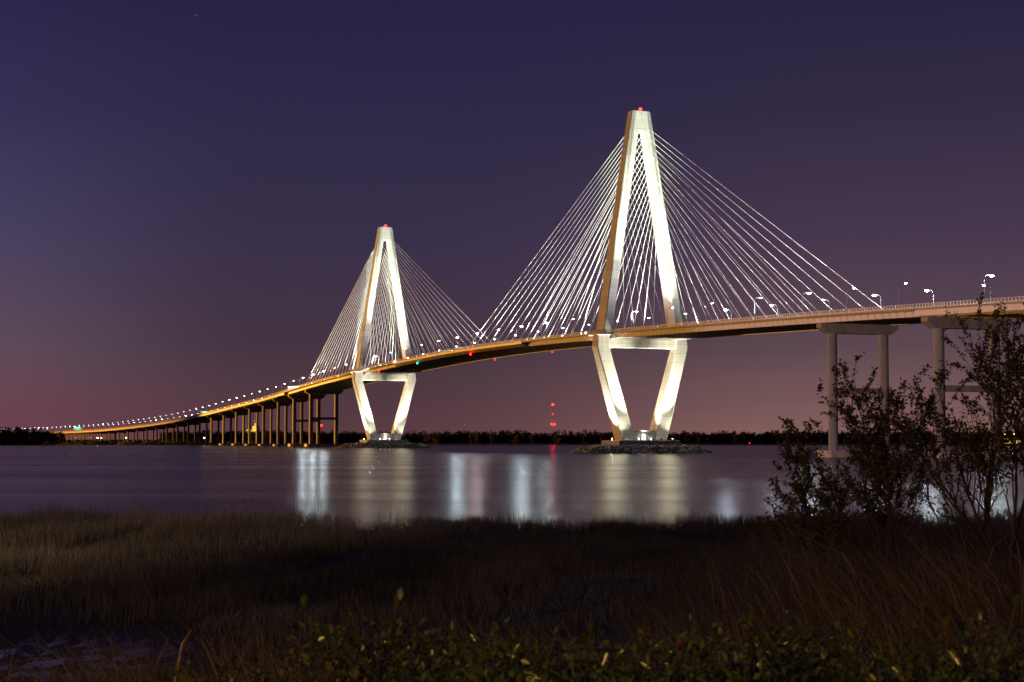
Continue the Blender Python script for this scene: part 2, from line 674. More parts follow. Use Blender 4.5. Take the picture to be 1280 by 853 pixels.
deck = make_deck(bridge, BL, BR)
# edge girders and floor beams
for tt in (-17.0, 17.0):
    m_ = MB(); sweep(m_, BL, BR, [(tt - .12, -2.5), (tt - .12, -.36), (tt + .12, -.36), (tt + .12, -2.5)])
    sweep(m_, BL, BR, [(tt - .5, -2.62), (tt - .5, -2.505), (tt + .5, -2.505), (tt + .5, -2.62)])
    m_.build('edge_girder', M_steel, deck)
m_ = MB()
s = BL + 2.3
while s < BR:
    if not (abs(s) < 7 or abs(s - SPAN) < 7) or True:
        o, d, n = frame(s)
        for (a, b_, w) in ((-2.15, -.37, .05), (-2.3, -2.152, .3)):
            z0 = zd(s)
            p = []
            for zz in (a, b_):
                for (t_, q) in ((-16.85, -w), (16.85, -w), (16.85, w), (-16.85, w)):
                    pp = o + n * t_ + d * q
                    p.append((pp[0], pp[1], z0 + zz))
            m_.hexa([p[3], p[2], p[1], p[0], p[7], p[6], p[5], p[4]])
    s += 4.6
m_.build('floor_beams', M_steel, deck, kind='stuff')

# walkway on the near side, interrupted by the tower legs
wk = []
for (a, b_) in ((-460, -6.6), (6.6, SPAN - 6.6), (SPAN + 6.6, BR)):
    wk.append((a, b_))
for i, (a, b_) in enumerate(wk):
    a2 = max(a, BL + .1)
    m_ = MB(); sweep(m_, a2, b_, [(-21.9, -.62), (-21.9, .05), (-18.25, .05), (-18.25, -.3)])
    m_.build('walkway', M_edge, deck)

# fascia panels (one by one) with steel ribs between, under the walkway
pitch_ = 4.62
unit = bpy.data.meshes.new('panel')
m_ = MB()
pw, ph, pt = 3.75, 1.85, .16
c_ = .14
m_.loft([[(-pw / 2, y, -ph / 2 + 0), (-pw / 2 + 0, y, ph / 2 - .45), (-pw / 2 + .55, y, ph / 2), (pw / 2 - .55, y, ph / 2), (pw / 2, y, ph / 2 - .45), (pw / 2, y, -ph / 2)] for y in (pt / 2, -pt / 2)])
unit.from_pydata(m_.v, [], m_.f)
unit.materials.append(M_panel)
unit.update()
ribs = MB()
s = BL + 3.2
FAIR0, FAIR1 = 112.0, 372.0
pi_ = 0
while s < BR - 2:
    for_skip = FAIR0 - 2 < s < FAIR1 + 2
    o, d, n = frame(s)
    if not for_skip and abs(s) > 6.2 and abs(s - SPAN) > 6.2:
        p = bpy.data.objects.new('panel', unit)
        g = (zd(s + 2) - zd(s - 2)) / 4
        x = Vector((d[0], d[1], g)).normalized()
        y = Vector((n[0], n[1], 0))
        zv = x.cross(y) * -1
        zv = y.cross(x) if y.cross(x).z > 0 else x.cross(y)
        Mx = Matrix((x, y, zv)).transposed().to_4x4()
        pos = Vector(Wd(s, -18.32, None, -1.62)) - Vector(ORG[bridge.name])
        Mx.translation = pos
        p.matrix_basis = Mx
        p.parent = deck
        C.objects.link(p)
        pi_ += 1
    if not for_skip:
        sr = s + pitch_ / 2
        if abs(sr) > 6.2 and abs(sr - SPAN) > 6.2:
            o, d, n = frame(sr)
            z0 = zd(sr)
            P = []
            for zz in (-2.6, -.63):
                for (t_, q) in ((-18.45, -.34), (-17.2, -.34), (-17.2, .34), (-18.45, .34)):
                    pp = o + n * t_ + d * q
                    P.append((pp[0], pp[1], z0 + zz))
            ribs.hexa([P[3], P[2], P[1], P[0], P[7], P[6], P[5], P[4]])
    s += pitch_
ribs.build('fascia_ribs', M_rib, deck, kind='stuff')
m_ = MB(); sweep(m_, FAIR0, FAIR1, [(-22.0, -.5), (-22.0, .02), (-21.4, .02), (-18.3, -2.75), (-18.9, -2.75), (-21.9, -1.3)])
m_.build('wind_fairing', M_fair, deck)


def railing(s0, s1, t, parent, name='railing', h=1.55, gap=1.75, base=.05):
    m_ = MB()
    s = s0 + .3
    while s < s1:
        o, d, n = frame(s)
        z0 = zd(s)
        P = []
        for zz in (base, h):
            for (t_, q) in ((t - .06, -.09), (t + .06, -.09), (t + .06, .09), (t - .06, .09)):
                pp = o + n * t_ + d * q
                P.append((pp[0], pp[1], z0 + zz))
        m_.hexa([P[3], P[2], P[1], P[0], P[7], P[6], P[5], P[4]])
        s += gap
    for zz, hh in ((h - .02, .1), (1.2, .035), (.95, .035), (.7, .035), (.45, .035), (.22, .035)):
        sweep(m_, s0, s1, rect(t - .04, t + .04, zz, zz + hh), step=12)
    return m_.build(name, M_rail, parent, kind='stuff')


for a, b_ in wk:
    railing(max(a, BL + .1), b_, -21.7, deck)
railing(BL, BR, 18.0, deck, 'railing', 1.3, 2.4, 0)


# ---- towers
def tower(root, s_c, far):
    tw = bpy.data.objects.new('tower', None)
    tw.parent = root
    tw.empty_display_size = 1
    C.objects.link(tw)
    ORG[tw.name] = ORG[root.name]
    def P(sl, t, z):
        o, d, n = frame(s_c)
        p = o + d * sl + n * t
        return (p[0], p[1], z)

    def section(z, ti, to, dep, ch):
        a, b_ = sorted((ti, to))
        h = dep / 2
        pts = [(-h, a + ch), (-h, b_ - ch), (-h + ch, b_), (h - ch, b_), (h, b_ - ch), (h, a + ch), (h - ch, a), (-h + ch, a)]
        return [P(sl, t, z) for sl, t in pts]

    def up_out(z):
        return 22.6 + (5.25 - 22.6) * (z - 61) / 114.0

    def up_dep(z):
        return 10.6 + (5.4 - 10.6) * (z - 61) / 114.0

    for sg in (-1, 1):
        m_ = MB()
        rings = []
        for z in np.linspace(59.4, 164.5, 24):
            o_ = up_out(z)
            w = 4.5 + .8 * (z - 61) / 114
            rings.append(section(z, sg * (o_ - w), sg * o_, up_dep(z), .4))
        m_.loft(rings)
        m_.build('upper_leg', M_conc, tw)
        m_ = MB()
        rings = []
        for z, i_, o_, dp in ((6.4, 5.5, 12.3, 10.4), (30, 12.1, 19.0, 8.6), (53.4, 18.6, 25.5, 7.0), (59.4, 18.4, 24.9, 6.8)):
            rings.append(section(z, sg * i_, sg * o_, dp, .45))
        m_.loft(rings)
        m_.build('lower_leg', M_conc, tw)
    # crown joining the legs
    m_ = MB()
    rings = []
    for z, ch in ((164.5, .4), (173.6, .4), (174.6, .4), (175.0, .8)):
        o_ = up_out(z)
        rings.append(section(z, -o_, o_, up_dep(z), ch))
    m_.loft(rings)
    cr = m_.build('crown', M_conc, tw)
    # V grooves down the middle of the crown faces
    m_ = MB()
    for q in (-1, 1):
        m_.box(-.28, .28, q * up_dep(170) / 2 - .12, q * up_dep(170) / 2 + .14, 164.6, 173.2, lambda x, y, z: P(y, x, z))
    m_.build('crown_rib', M_conc, cr)
    m_ = MB(); m_.box(-2.2, 2.2, -19, 19, 53.2, 57.4, lambda x, y, z: P(x, y, z))
    m_.build('crossbeam', M_conc, tw)
    m_ = MB()
    for tt in (-17.0, 17.0):
        m_.box(-1.2, 1.2, tt - .8, tt + .8, 57.402, zd(s_c) - 2.63, lambda x, y, z: P(x, y, z))
    m_.build('bearing', M_steel, tw)
    # walkway balcony round the outside of the near leg
    m_ = MB()
    z0 = zd(s_c)
    prof = [(-12, -21.95), (-7.5, -25.9), (7.5, -25.9), (12, -21.95), (12, -21.2), (-12, -21.2)]
    rings = [[P(a, b_, z0 + zz + (zd(s_c + a) - z0)) for a, b_ in prof] for zz in (-.75, .045)]
    m_.loft(rings)
    bal = m_.build('walkway_balcony', M_panel, tw)
    m_ = MB()
    path_ = [(-12, -21.75), (-7.5, -25.7), (7.5, -25.7), (12, -21.75)]
    for (a, b_) in zip(path_[:-1], path_[1:]):
        L = math.hypot(b_[0] - a[0], b_[1] - a[1])
        k = int(L / 1.7)
        for i in range(k + 1):
            f_ = i / max(k, 1)
            x = a[0] + (b_[0] - a[0]) * f_; y = a[1] + (b_[1] - a[1]) * f_
            zz = zd(s_c + x)
            m_.tube([P(x, y, zz + .046), P(x, y, zz + 1.55)], .08, 5)
        for hz in (.4, .75, 1.1, 1.55):
            m_.tube([P(a[0], a[1], zd(s_c + a[0]) + hz), P(b_[0], b_[1], zd(s_c + b_[0]) + hz)], .045, 5)
    m_.build('balcony_railing', M_rail, bal)
    # footing, wall between the legs, lit doorway
    m_ = MB()
    rings = []
    for z, e in ((-2, 0), (6.0, 0), (6.4, -.35)):
        rings.append([P(a * (12 + e), b_ * (17 + e), z) for a, b_ in ((-1, -.93), (-1, .93), (-.9, 1), (.9, 1), (1, .93), (1, -.93), (.9, -1), (-.9, -1))])
    m_.loft(rings)
    ft = m_.build('footing', M_base, tw)
    m_ = MB(); m_.box(-3.2, 3.2, -6.6, 6.6, 6.405, 11.4, lambda x, y, z: P(x, y, z))
    wl = m_.build('base_wall', M_conc, tw)
    m_ = MB(); m_.box(-3.32, -3.205, -1.0, 1.0, 6.6, 9.6, lambda x, y, z: P(x, y, z))
    m_.build('doorway', E_door, wl)
    m_ = MB(); m_.box(-3.3, -3.207, -1.25, -1.02, 6.5, 9.9, lambda x, y, z: P(x, y, z)); m_.box(-3.3, -3.207, 1.02, 1.25, 6.5, 9.9, lambda x, y, z: P(x, y, z)); m_.box(-3.3, -3.207, -1.25, 1.25, 9.91, 10.1, lambda x, y, z: P(x, y, z))
    m_.build('door_frame', M_steel, wl)
    # service ladder on the inner face of the far leg
    m_ = MB()
    for q in (-.5, .5):
        m_.tube([P(-1.0 + q, 6.1, 8.5), P(-1.0 + q, 9.6, 20.5)], .12, 5)
    for i in range(20):
        f_ = i / 19
        m_.tube([P(-1.5, 6.1 + 3.5 * f_, 8.5 + 12 * f_), P(-.5, 6.1 + 3.5 * f_, 8.5 + 12 * f_)], .07, 4)
    m_.build('service_ladder', M_dark, tw)
    return tw, P, up_out, up_dep


towers = [tower(bridge, 0.0, False), tower(bridge, SPAN, True)]
towers[0][0]['label'] = 'floodlit diamond tower beside the open channel, nearer the shrubs'
towers[1][0]['label'] = 'floodlit diamond tower next to the long row of approach piers'

# ---- stay cables, one object each
cyl = bpy.data.meshes.new('stay_cable')
m_ = MB()
ns = 7
m_.loft([[(math.cos(2 * math.pi * k / ns), math.sin(2 * math.pi * k / ns), z) for k in range(ns)] for z in (0, 1)])
cyl.from_pydata(m_.v, [], m_.f); cyl.materials.append(M_cable)
cyl.polygons.foreach_set('use_smooth', [True] * len(cyl.polygons)); cyl.update()
slv = bpy.data.meshes.new('anchor_sleeve')
slv.from_pydata([(v[0], v[1], v[2]) for v in m_.v], [], m_.f); slv.materials.append(M_rail); slv.update()
CR = .094
b_org = Vector(ORG[bridge.name])
anchors = []
for ti, (tw, P, up_out, up_dep) in enumerate(towers):
    s_c = (0.0, SPAN)[ti]
    for sg in (-1, 1):
        for side in (-1, 1):
            main = (side == 1) == (ti == 0)
            a0, a1 = (23.0, 219.0) if main else (20.0, 197.0)
            for i in range(16):
                f_ = i / 15.0
                s_d = s_c + side * (a0 + (a1 - a0) * f_)
                za = 118.5 + (166.0 - 118.5) * f_ ** .93
                A = Vector(Wd(s_d, sg * 18.32, None, -.1))
                B = Vector(P(side * (up_dep(za) / 2 - .25), sg * (up_out(za) - 2.4), za))
                d = B - A
                q = d.to_track_quat('Z', 'Y')
                o = bpy.data.objects.new('stay_cable', cyl)
                o.location = A - b_org
                o.rotation_mode = 'QUATERNION'
                o.rotation_quaternion = q
                o.scale = (CR, CR, d.length)
                o.parent = bridge
                C.objects.link(o)
                sl = bpy.data.objects.new('anchor_sleeve', slv)
                sl.parent = o
                sl.scale = (1.9, 1.9, 3.2 / d.length)
                C.objects.link(sl)
                anchors.append((ti, sg, side, i, s_d))


# ---- piers
def octo(cx, cy, r, z, ch=.3, ang=0.0):
    c = math.cos(ang); s_ = math.sin(ang)
    h = r; k = r * (1 - ch)
    pts = [(-k, -h), (k, -h), (h, -k), (h, k), (k, h), (-k, h), (-h, k), (-h, -k)]
    return [(cx + x * c - y * s_, cy + x * s_ + y * c, z) for x, y in pts]


def pier(root, s, col=11.7, r=1.9, cap_h=3.8, cap_l=17.5, strut=True, base=0.0, girder=2.7, pilecap=True, slim=False):
    pr = bpy.data.objects.new('pier', None)
    pr.parent = root
    C.objects.link(pr)
    ORG[pr.name] = ORG[root.name]
    o, d, n = frame(s)
    ang = math.atan2(d[1], d[0])
    top = zd(s) - girder
    def P(sl, t, z):
        p = o + d * sl + n * t
        return (p[0], p[1], z)
    m_ = MB()
    w = r * 1.02
    for_t = [(-cap_l, top - cap_h * .42), (-cap_l, top), (cap_l, top), (cap_l, top - cap_h * .42), (col + r + .6, top - cap_h), (-(col + r + .6), top - cap_h)]
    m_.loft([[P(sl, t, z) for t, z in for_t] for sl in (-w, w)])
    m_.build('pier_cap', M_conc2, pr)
    zb = base
    for sg in (-1, 1):
        m_ = MB()
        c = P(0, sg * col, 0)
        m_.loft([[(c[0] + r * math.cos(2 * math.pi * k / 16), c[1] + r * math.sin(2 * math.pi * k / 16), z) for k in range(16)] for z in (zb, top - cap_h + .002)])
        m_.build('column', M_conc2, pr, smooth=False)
    if strut:
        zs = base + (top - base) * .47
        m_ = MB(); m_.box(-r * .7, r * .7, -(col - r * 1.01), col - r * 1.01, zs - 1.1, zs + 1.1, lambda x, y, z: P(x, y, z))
        m_.build('strut', M_conc2, pr)
    if pilecap:
        m_ = MB()
        m_.loft([[P(a * (r + 3.2), b_ * (col + r + 3.2), z) for a, b_ in ((-1, -.94), (-1, .94), (-.8, 1), (.8, 1), (1, .94), (1, -.94), (.8, -1), (-.8, -1))] for z in (-2.0, base)])
        m_.build('pile_cap', M_base, pr)
    return pr


pier(bridge, -198.0, base=2.6)
pier(bridge, BL, base=2.6)
pier(bridge, SPAN + 198.0, base=2.6)
pier(bridge, BR, base=2.6)


# ---- approach viaducts
def viaduct(root, s0, s1, walkway):
    dk = make_deck(root, s0, s1)
    for i, tt in enumerate((-17.6, -12.6, -7.5, -2.5, 2.5, 7.5, 12.6, 17.6)):
        m_ = MB(); sweep(m_, s0 + .2, s1, rect(tt - .18, tt + .18, -2.45, -.36))
        sweep(m_, s0 + .2, s1, rect(tt - .45, tt + .45, -2.6, -2.452))
        m_.build('girder', M_panel if i == 0 else M_steel, dk)
    if walkway:
        m_ = MB(); sweep(m_, s0, s1, [(-21.9, -.55), (-21.9, .05), (-18.25, .05), (-18.25, -.3)]); m_.build('walkway', M_edge, dk)
        m_ = MB(); sweep(m_, s0 + .2, s1, [(-21.6, -2.55), (-21.6, -.56), (-21.3, -.56), (-21.3, -2.55)]); m_.build('fascia_beam', M_panel, dk)
        railing(s0, s1, -21.7, dk)
    railing(s0, s1, 18.0, dk, 'railing', 1.3, 2.4, 0)
    return dk


via_r = empty('approach_viaduct', (*frame(-330)[0], 0), 'pale pink concrete approach viaduct on tall piers behind the leafy shrubs', 'viaduct')
viaduct(via_r, -455.0, BL - .35, True)
for s in (-336.0, -405.0):
    pier(via_r, s, base=1.2)
via_l = empty('approach_viaduct', (*frame(1300)[0], 0), 'long descending approach viaduct with orange lit edge on many slim piers', 'viaduct')
viaduct(via_l, BR + .35, 3000.0, True)
k = 0
s = BR + 70.0
while s < 2900:
    o = frame(s)[0]
    fz = float(far_z(o[0], o[1]))
    onland = fz > 0
    pier(via_l, s, r=1.35 if k > 1 else 1.6, cap_h=2.6, strut=False, base=(fz - .5) if onland else 1.8, pilecap=not onland)
    s += 70.0
    k += 1


# ---- rock islands round the tower footings
def icosphere():
    t = (1 + 5 ** .5) / 2
    v = np.array([(-1, t, 0), (1, t, 0), (-1, -t, 0), (1, -t, 0), (0, -1, t), (0, 1, t), (0, -1, -t), (0, 1, -t), (t, 0, -1), (t, 0, 1), (-t, 0, -1), (-t, 0, 1)], float)
    f = np.array([(0, 11, 5), (0, 5, 1), (0, 1, 7), (0, 7, 10), (0, 10, 11), (1, 5, 9), (5, 11, 4), (11, 10, 2), (10, 7, 6), (7, 1, 8), (3, 9, 4), (3, 4, 2), (3, 2, 6), (3, 6, 8), (3, 8, 9), (4, 9, 5), (2, 4, 11), (6, 2, 10), (8, 6, 7), (9, 8, 1)])
    return v / np.linalg.norm(v[0]), f


IV, IF = icosphere()
M_rock = tintmat('riprap_granite', (.10, .095, .085), (.42, .40, .37), .85)
M_mound = mat('mound_gravel', (.12, .115, .105), .95, var=.5, vscale=.8)
rock_labels = ['low oval island of grey boulders round the tower standing in open channel', 'low oval island of grey boulders round the tower near the approach piers']
for ti, s_c in enumerate((0.0, SPAN)):
    o, d, n = frame(s_c)
    isl = empty('rock_island', (o[0], o[1], 0), rock_labels[ti], 'rock island', 'rock islands under the towers')
    def prof(u):                      # radial fraction 0..1 -> height
        return np.where(u < .80, 3.5 - .9 * np.clip((u - .5) / .3, 0, 1), 2.6 - 4.0 * np.clip((u - .80) / .24, 0, 1.2))
    nr, na = 14, 64
    ang = np.linspace(0, 2 * np.pi, na, endpoint=False)
    V = []
    for k in range(nr):
        u = .4 + .65 * k / (nr - 1)
        wob = 1 + .05 * (vnoise(np.cos(ang) * 3 + 9, np.sin(ang) * 3 + 9, 3 + ti) - .5) * 2
        a = 27.5 * u * np.cos(ang) * wob; b_ = 38.5 * u * np.sin(ang) * wob
        p = o[None, :] + d[None, :] * a[:, None] + n[None, :] * b_[:, None]
        V.append(np.c_[p, np.full(na, float(prof(np.array(min(u, 1.05)))))])
    V = np.concatenate(V)
    idx = np.arange(nr * na).reshape(nr, na)
    F = np.stack([idx[:-1], np.roll(idx[:-1], -1, 1), np.roll(idx[1:], -1, 1), idx[1:]], -1).reshape(-1, 4)
    npmesh('mound', V, F[:, ::-1], M_mound, isl)
    NR = 2300
    th = rng.uniform(0, 2 * np.pi, NR)
    u = np.sqrt(rng.uniform(.46 ** 2, 1.03, NR))
    r0 = rng.uniform(.4, .95, NR) * (1 + .3 * (rng.random(NR) > .9))
    c_ = o[None, :] + d[None, :] * (27.5 * u * np.cos(th))[:, None] + n[None, :] * (38.5 * u * np.sin(th))[:, None]
    z = prof(u) + r0 * .15
    vv = IV[None, :, :] * (1 + rng.uniform(-.28, .28, (NR, 12, 1)))
    vv = vv * (r0[:, None, None] * rng.uniform(.65, 1.1, (NR, 1, 3)))
    vv = vv + np.concatenate([c_, z[:, None]], 1)[:, None, :]
    ff = IF[None] + (np.arange(NR) * 12)[:, None, None]
    npmesh('boulders', vv.reshape(-1, 3), ff.reshape(-1, 3), M_rock, isl, kind='stuff', tint=np.repeat(rng.random(NR), 12))

# ------------------------------------------------------------------ lamps on the bridge
def lamp_proto():
    r = empty('street_lamp', (0, 0, 0))
    m_ = MB()
    pts = [(0, 0, 0), (0, 0, 4), (0, 0, 7.2)]
    for k in range(1, 7):
        a = math.pi / 2 * k / 6
        pts.append((1.7 * (1 - math.cos(a)) , 0, 7.2 + 1.9 * math.sin(a)))
    pts.append((2.5, 0, 9.15))
    m_.tube(pts, [.13, .115, .10] + [.085] * 6 + [.07], 7)
    m_.build('pole', M_pole, r, smooth=True)
    m_ = MB(); m_.box(-.22, .22, -.22, .22, 0, .5); m_.build('base_plate', M_pole, r)
    m_ = MB()
    m_.loft([[(x, y * .34, 9.05 + (z * .2)) for x, y, z in ((xx, -1, 0), (xx, 1, 0), (xx, .6, 1), (xx, -.6, 1))] for xx in (3.5, 2.4)])
    m_.box(2.32, 2.39, -.42, .42, 8.58, 9.24)  # plate added to keep the lens light off the pole
    hd = m_.build('lamp_head', M_pole, r)
    m_ = MB()
    rings = []
    for zz, q in ((9.048, .8), (9.0, 1.0), (8.94, 1.0), (8.88, .8), (8.84, .5), (8.82, .2)):
        rings.append([(3.0 + .5 * q * math.cos(2 * math.pi * k / 12), .38 * q * math.sin(2 * math.pi * k / 12), zz) for k in range(12)])
    m_.loft(rings[::-1])
    m_.build('lens', E_lampf, hd)
    return r


lp = lamp_proto()
LENS0 = [g.data for ch in lp.children for g in ch.children][0]
lamps = []
near_s = [-299.0, -251.0, -218.0, -186.0, -148.0, -105.0, -66.0, -27.0]
near_s += [14 + 39.0 * k for k in range(12)] + [SPAN + 24 + 39.0 * k for k in range(60)]
far_s = [-340.0, -298.0, -257.0, -223.0, -188.0, -150.0, -107.0, -64.0, -22.0] + [20 + 39.5 * k for k in range(75)]
proto_used = False


def place_lamp(s, t, face, lens):
    global proto_used
    o, d, n = frame(s)
    dirv = n * face
    r = lp if not proto_used else copy_tree(lp)
    proto_used = True
    r.location = Wd(s, t, None, .951)
    r.rotation_euler = (0, 0, math.atan2(dirv[1], dirv[0]))
    for ch in r.children:
        for g in ch.children:
            if g.name.startswith('lens'):
                g.data = lens_mesh(LENS0, lens)
    return r


_lm = {}


def lens_mesh(me, m):
    if m.name not in _lm:
        c = me.copy()
        c.materials.clear(); c.materials.append(m)
        if m is E_lamp:
            for v in c.vertices:
                v.co = ((v.co.x - 3.0) * 1.45 + 3.0, v.co.y * 1.6, (v.co.z - 9.045) * 2.6 + 9.045)
        _lm[m.name] = c
    return _lm[m.name]


CY = (.80, .96, 1.0)
VI = (.72, .80, 1.0)
PK = (1.0, .78, .80)
BRIGHT = {(0, 92): (2500, CY), (0, 131): (9000, CY), (0, 209): (6500, PK), (0, 248): (9000, CY),
          (0, 612): (6000, CY), (0, 651): (8000, CY), (0, 690): (7000, CY), (0, -299): (8000, CY), (1, -223): (9000, CY),
          (1, -298): (5000, VI), (1, -64): (5000, VI), (1, -107): (2500, VI), (1, -188): (4000, VI), (0, -186): (4500, CY)}
for j, (lst, t, face) in enumerate(((near_s, -17.5, 1), (far_s, 17.5, -1))):
    for i, s in enumerate(lst):
        u = rnd.random()
        if s < 0:
            lens = E_lamp2
        elif s < SPAN:
            lens = E_lamp2 if u < .45 else E_lampd
        else:
            lens = E_lamp2 if u < .16 else E_lampd
            if s > 1250:
                lens = E_lamp2 if u < .10 else E_lampf
        hot = BRIGHT.get((j, round(s)))
        if hot:
            lens = E_lamp
        r = place_lamp(s, t, face, lens)
        if hot:                                   # the lamps that burn brightest in the photograph
            o_, d_, n_ = frame(s)
            lp_ = Vector(Wd(s, t + face * 3.0, None, .951 + 8.02))
            lo = light('lamp_light', 'POINT', lp_, hot[0] * 1.35, hot[1], None, .34)
            lo.parent = r
            lo.matrix_parent_inverse = Matrix.LocRotScale(r.location, r.rotation_euler, None).inverted()

        brt = 'bright' if lens in (E_lamp, E_lamp2) else 'faint'
        edge = 'on the walkway side' if j == 0 else 'on the side away from the walkway'
        if s < BL: sec = 'pink viaduct'
        elif s < 0: sec = 'shrub-side span'
        elif s < SPAN: sec = 'main span'
        elif s < BR: sec = 'approach-side span'
        else: sec = 'long approach viaduct'
        tag(r, f'{brt} curved-arm street lamp {edge} of the {sec}', 'street lamp', f'{brt} street lamps {edge} of the {sec}')


# ---- floodlights
def flood_proto(name, lensmat, sc=1.0):
    r = empty(name, (0, 0, 0))
    m_ = MB(); m_.box(-.35 * sc, .35 * sc, -.06, .06, 0, .12); m_.box(-.4 * sc, -.33 * sc, -.08, .08, .1, .65 * sc); m_.box(.33 * sc, .4 * sc, -.08, .08, .1, .65 * sc)
    m_.build('bracket', M_dark, r)
    m_ = MB()
    m_.loft([[(x * .32 * sc, y_, .45 * sc + z * .25 * sc) for x, z in ((-q, -q), (-q, q), (q, q), (q, -q))] for y_, q in ((.25 * sc, .6), (-.22 * sc, 1.0))])
    h = m_.build('housing', M_dark, r)
    m_ = MB()
    m_.loft([[(x * .3 * sc, y_, .45 * sc + z * .23 * sc) for x, z in ((-q, -q), (-q, q), (q, q), (q, -q))] for y_, q in ((-.222 * sc, 1.0), (-.30 * sc, .8))])
    m_.build('lens', lensmat, h)
    return r


fp = flood_proto('tower_floodlight', E_flood, 1.3)
fp_used = False
flood_at = []


def flood(P, sl, t, z, target, power, cone, col, label, group, blend=.5):
    global fp_used
    r = fp if not fp_used else copy_tree(fp)
    fp_used = True
    loc = P(sl, t, z)
    tg = P(*target)
    r.location = loc
    r.rotation_euler = (0, 0, math.atan2(tg[1] - loc[1], tg[0] - loc[0]) + math.pi / 2)
    tag(r, label, 'floodlight', group)
    dv = (Vector(tg) - Vector(loc)).normalized()
    lo = light('flood_beam', 'SPOT', Vector(loc) + Vector((0, 0, .75)) + dv * .9, power, col, tg, .4, cone, blend)
    mw = lo.matrix_basis.copy()
    lo.parent = r
    lo.matrix_parent_inverse = Matrix.LocRotScale(r.location, r.rotation_euler, None).inverted()


WARM = (1.0, .95, .71)
COOL = (.89, 1.0, .71)
for ti, (tw, P, up_out, up_dep) in enumerate(towers):
    who = 'tower standing in open channel' if ti == 0 else 'tower near the approach piers'
    gr = f'floodlights on the footing of the {who}'
    lb = f'small floodlight on the footing aimed up a leg of the {who}'
    fz = 6.4
    for sg in (-1, 1):
        flood(P, -11.4, sg * 6.0, fz, (-4.0, sg * 26.5, 76), 700000, 45, WARM, lb, gr, 1.0)     # end faces, high
        flood(P, -11.4, sg * 14.5, fz, (-4.5, sg * 13.0, 26), 14000, 95, WARM, lb, gr, 1.0)       # end faces, low
        flood(P, 11.4, sg * 6.0, fz, (4.0, sg * 24.0, 66), 380000, 52, WARM, lb, gr, 1.0)
        flood(P, -2.0, sg * 16.6, fz, (0, sg * 27.0, 58), 260000, 70, WARM, lb, gr, 1.0)          # outer faces
    flood(P, -6.5, -3.0, fz, (0, 19.0, 52), 150000, 70, WARM, lb, gr, 1.0)                        # inner faces
    flood(P, -6.5, 3.0, fz, (0, -19.0, 52), 90000, 70, WARM, lb, gr, 1.0)
    gr = f'floodlights on the deck at the {who}'
    lb = f'small floodlight on the bridge deck aimed up the {who}'
    for side, pw in ((-1, 1.0), (1, .8)):
        zz = zd((0, SPAN)[ti] + side * 30) + .96
        flood(P, side * 30, -17.5, zz, (side * 3, -7.5, 172), 1250000 * pw, 48, COOL, lb, gr, 1.0)
        flood(P, side * 30, 17.5, zz, (side * 3, 7.5, 172), 1250000 * pw, 48, COOL, lb, gr, 1.0)
    zz = zd((0, SPAN)[ti] - 10) + .91
    flood(P, -12, 0.0, zz, (0, 16.0, 118), 330000, 66, WARM, lb, gr, 1.0)
    flood(P, 12, 0.0, zd((0, SPAN)[ti] + 12) + .91, (0, -16.0, 118), 220000, 66, WARM, lb, gr, 1.0)

# cable uplights along the deck edges
cp = flood_proto('cable_uplight', E_cflood, 1.0)
cp_used = False
for (ti, sg, side, i, s_d) in anchors:
    if i % 2 == 0:
        continue
    r = cp if not cp_used else copy_tree(cp)
    cp_used = True
    loc = Wd(s_d, sg * 17.5, None, .955)
    s_c = (0.0, SPAN)[ti]
    tg = Wd(s_d - side * 10, -sg * 12.0, zd(s_d) + 42)
    r.location = loc
    r.rotation_euler = (0, 0, math.atan2(tg[1] - loc[1], tg[0] - loc[0]) + math.pi / 2)
    who = 'channel tower' if ti == 0 else 'approach-side tower'
    side_l = 'walkway side' if sg < 0 else 'side away from the walkway'
    span = 'main span' if ((side == 1) == (ti == 0)) else 'side span'
    tag(r, f'cable uplight by the {who}, {span}, {side_l} of the deck', 'floodlight', f'cable uplights, {who}, {span}, {side_l}')
    lo = light('uplight_beam', 'SPOT', Vector(loc) + Vector((0, 0, 1.3)), 150000, (1.0, .97, .95), tg, .3, 100, 1.0)
    lo.parent = r
    lo.matrix_parent_inverse = Matrix.LocRotScale(r.location, r.rotation_euler, None).inverted()


# ---- red beacons on the tower tops
def beacon(name, loc, label, emat, rad, hgt, cat='beacon', group=None, hang=False):
    r = empty(name, loc, label, cat, group)
    x, y, z = loc
    s_ = -1 if hang else 1
    m_ = MB(); m_.tube([(x, y, z), (x, y, z + s_ * hgt)], .09 + rad * .12, 6); m_.build('stem', M_dark, r)
    m_ = MB()
    rings = []
    for k in range(5):
        a = math.pi * (k + .5) / 5
        rings.append([(x + rad * math.sin(a) * math.cos(2 * math.pi * j / 8), y + rad * math.sin(a) * math.sin(2 * math.pi * j / 8), z + s_ * hgt - rad * math.cos(a)) for j in range(8)])
    m_.loft(rings)
    m_.build('lantern', emat, r, smooth=True)
    return r


for ti, (tw, P, up_out, up_dep) in enumerate(towers):
    who = 'tower standing in open channel' if ti == 0 else 'tower near the approach piers'
    beacon('aviation_beacon', P(-1.5, 0, 175.0), f'red aviation beacon on top of the {who}', E_red, .75, 1.1)
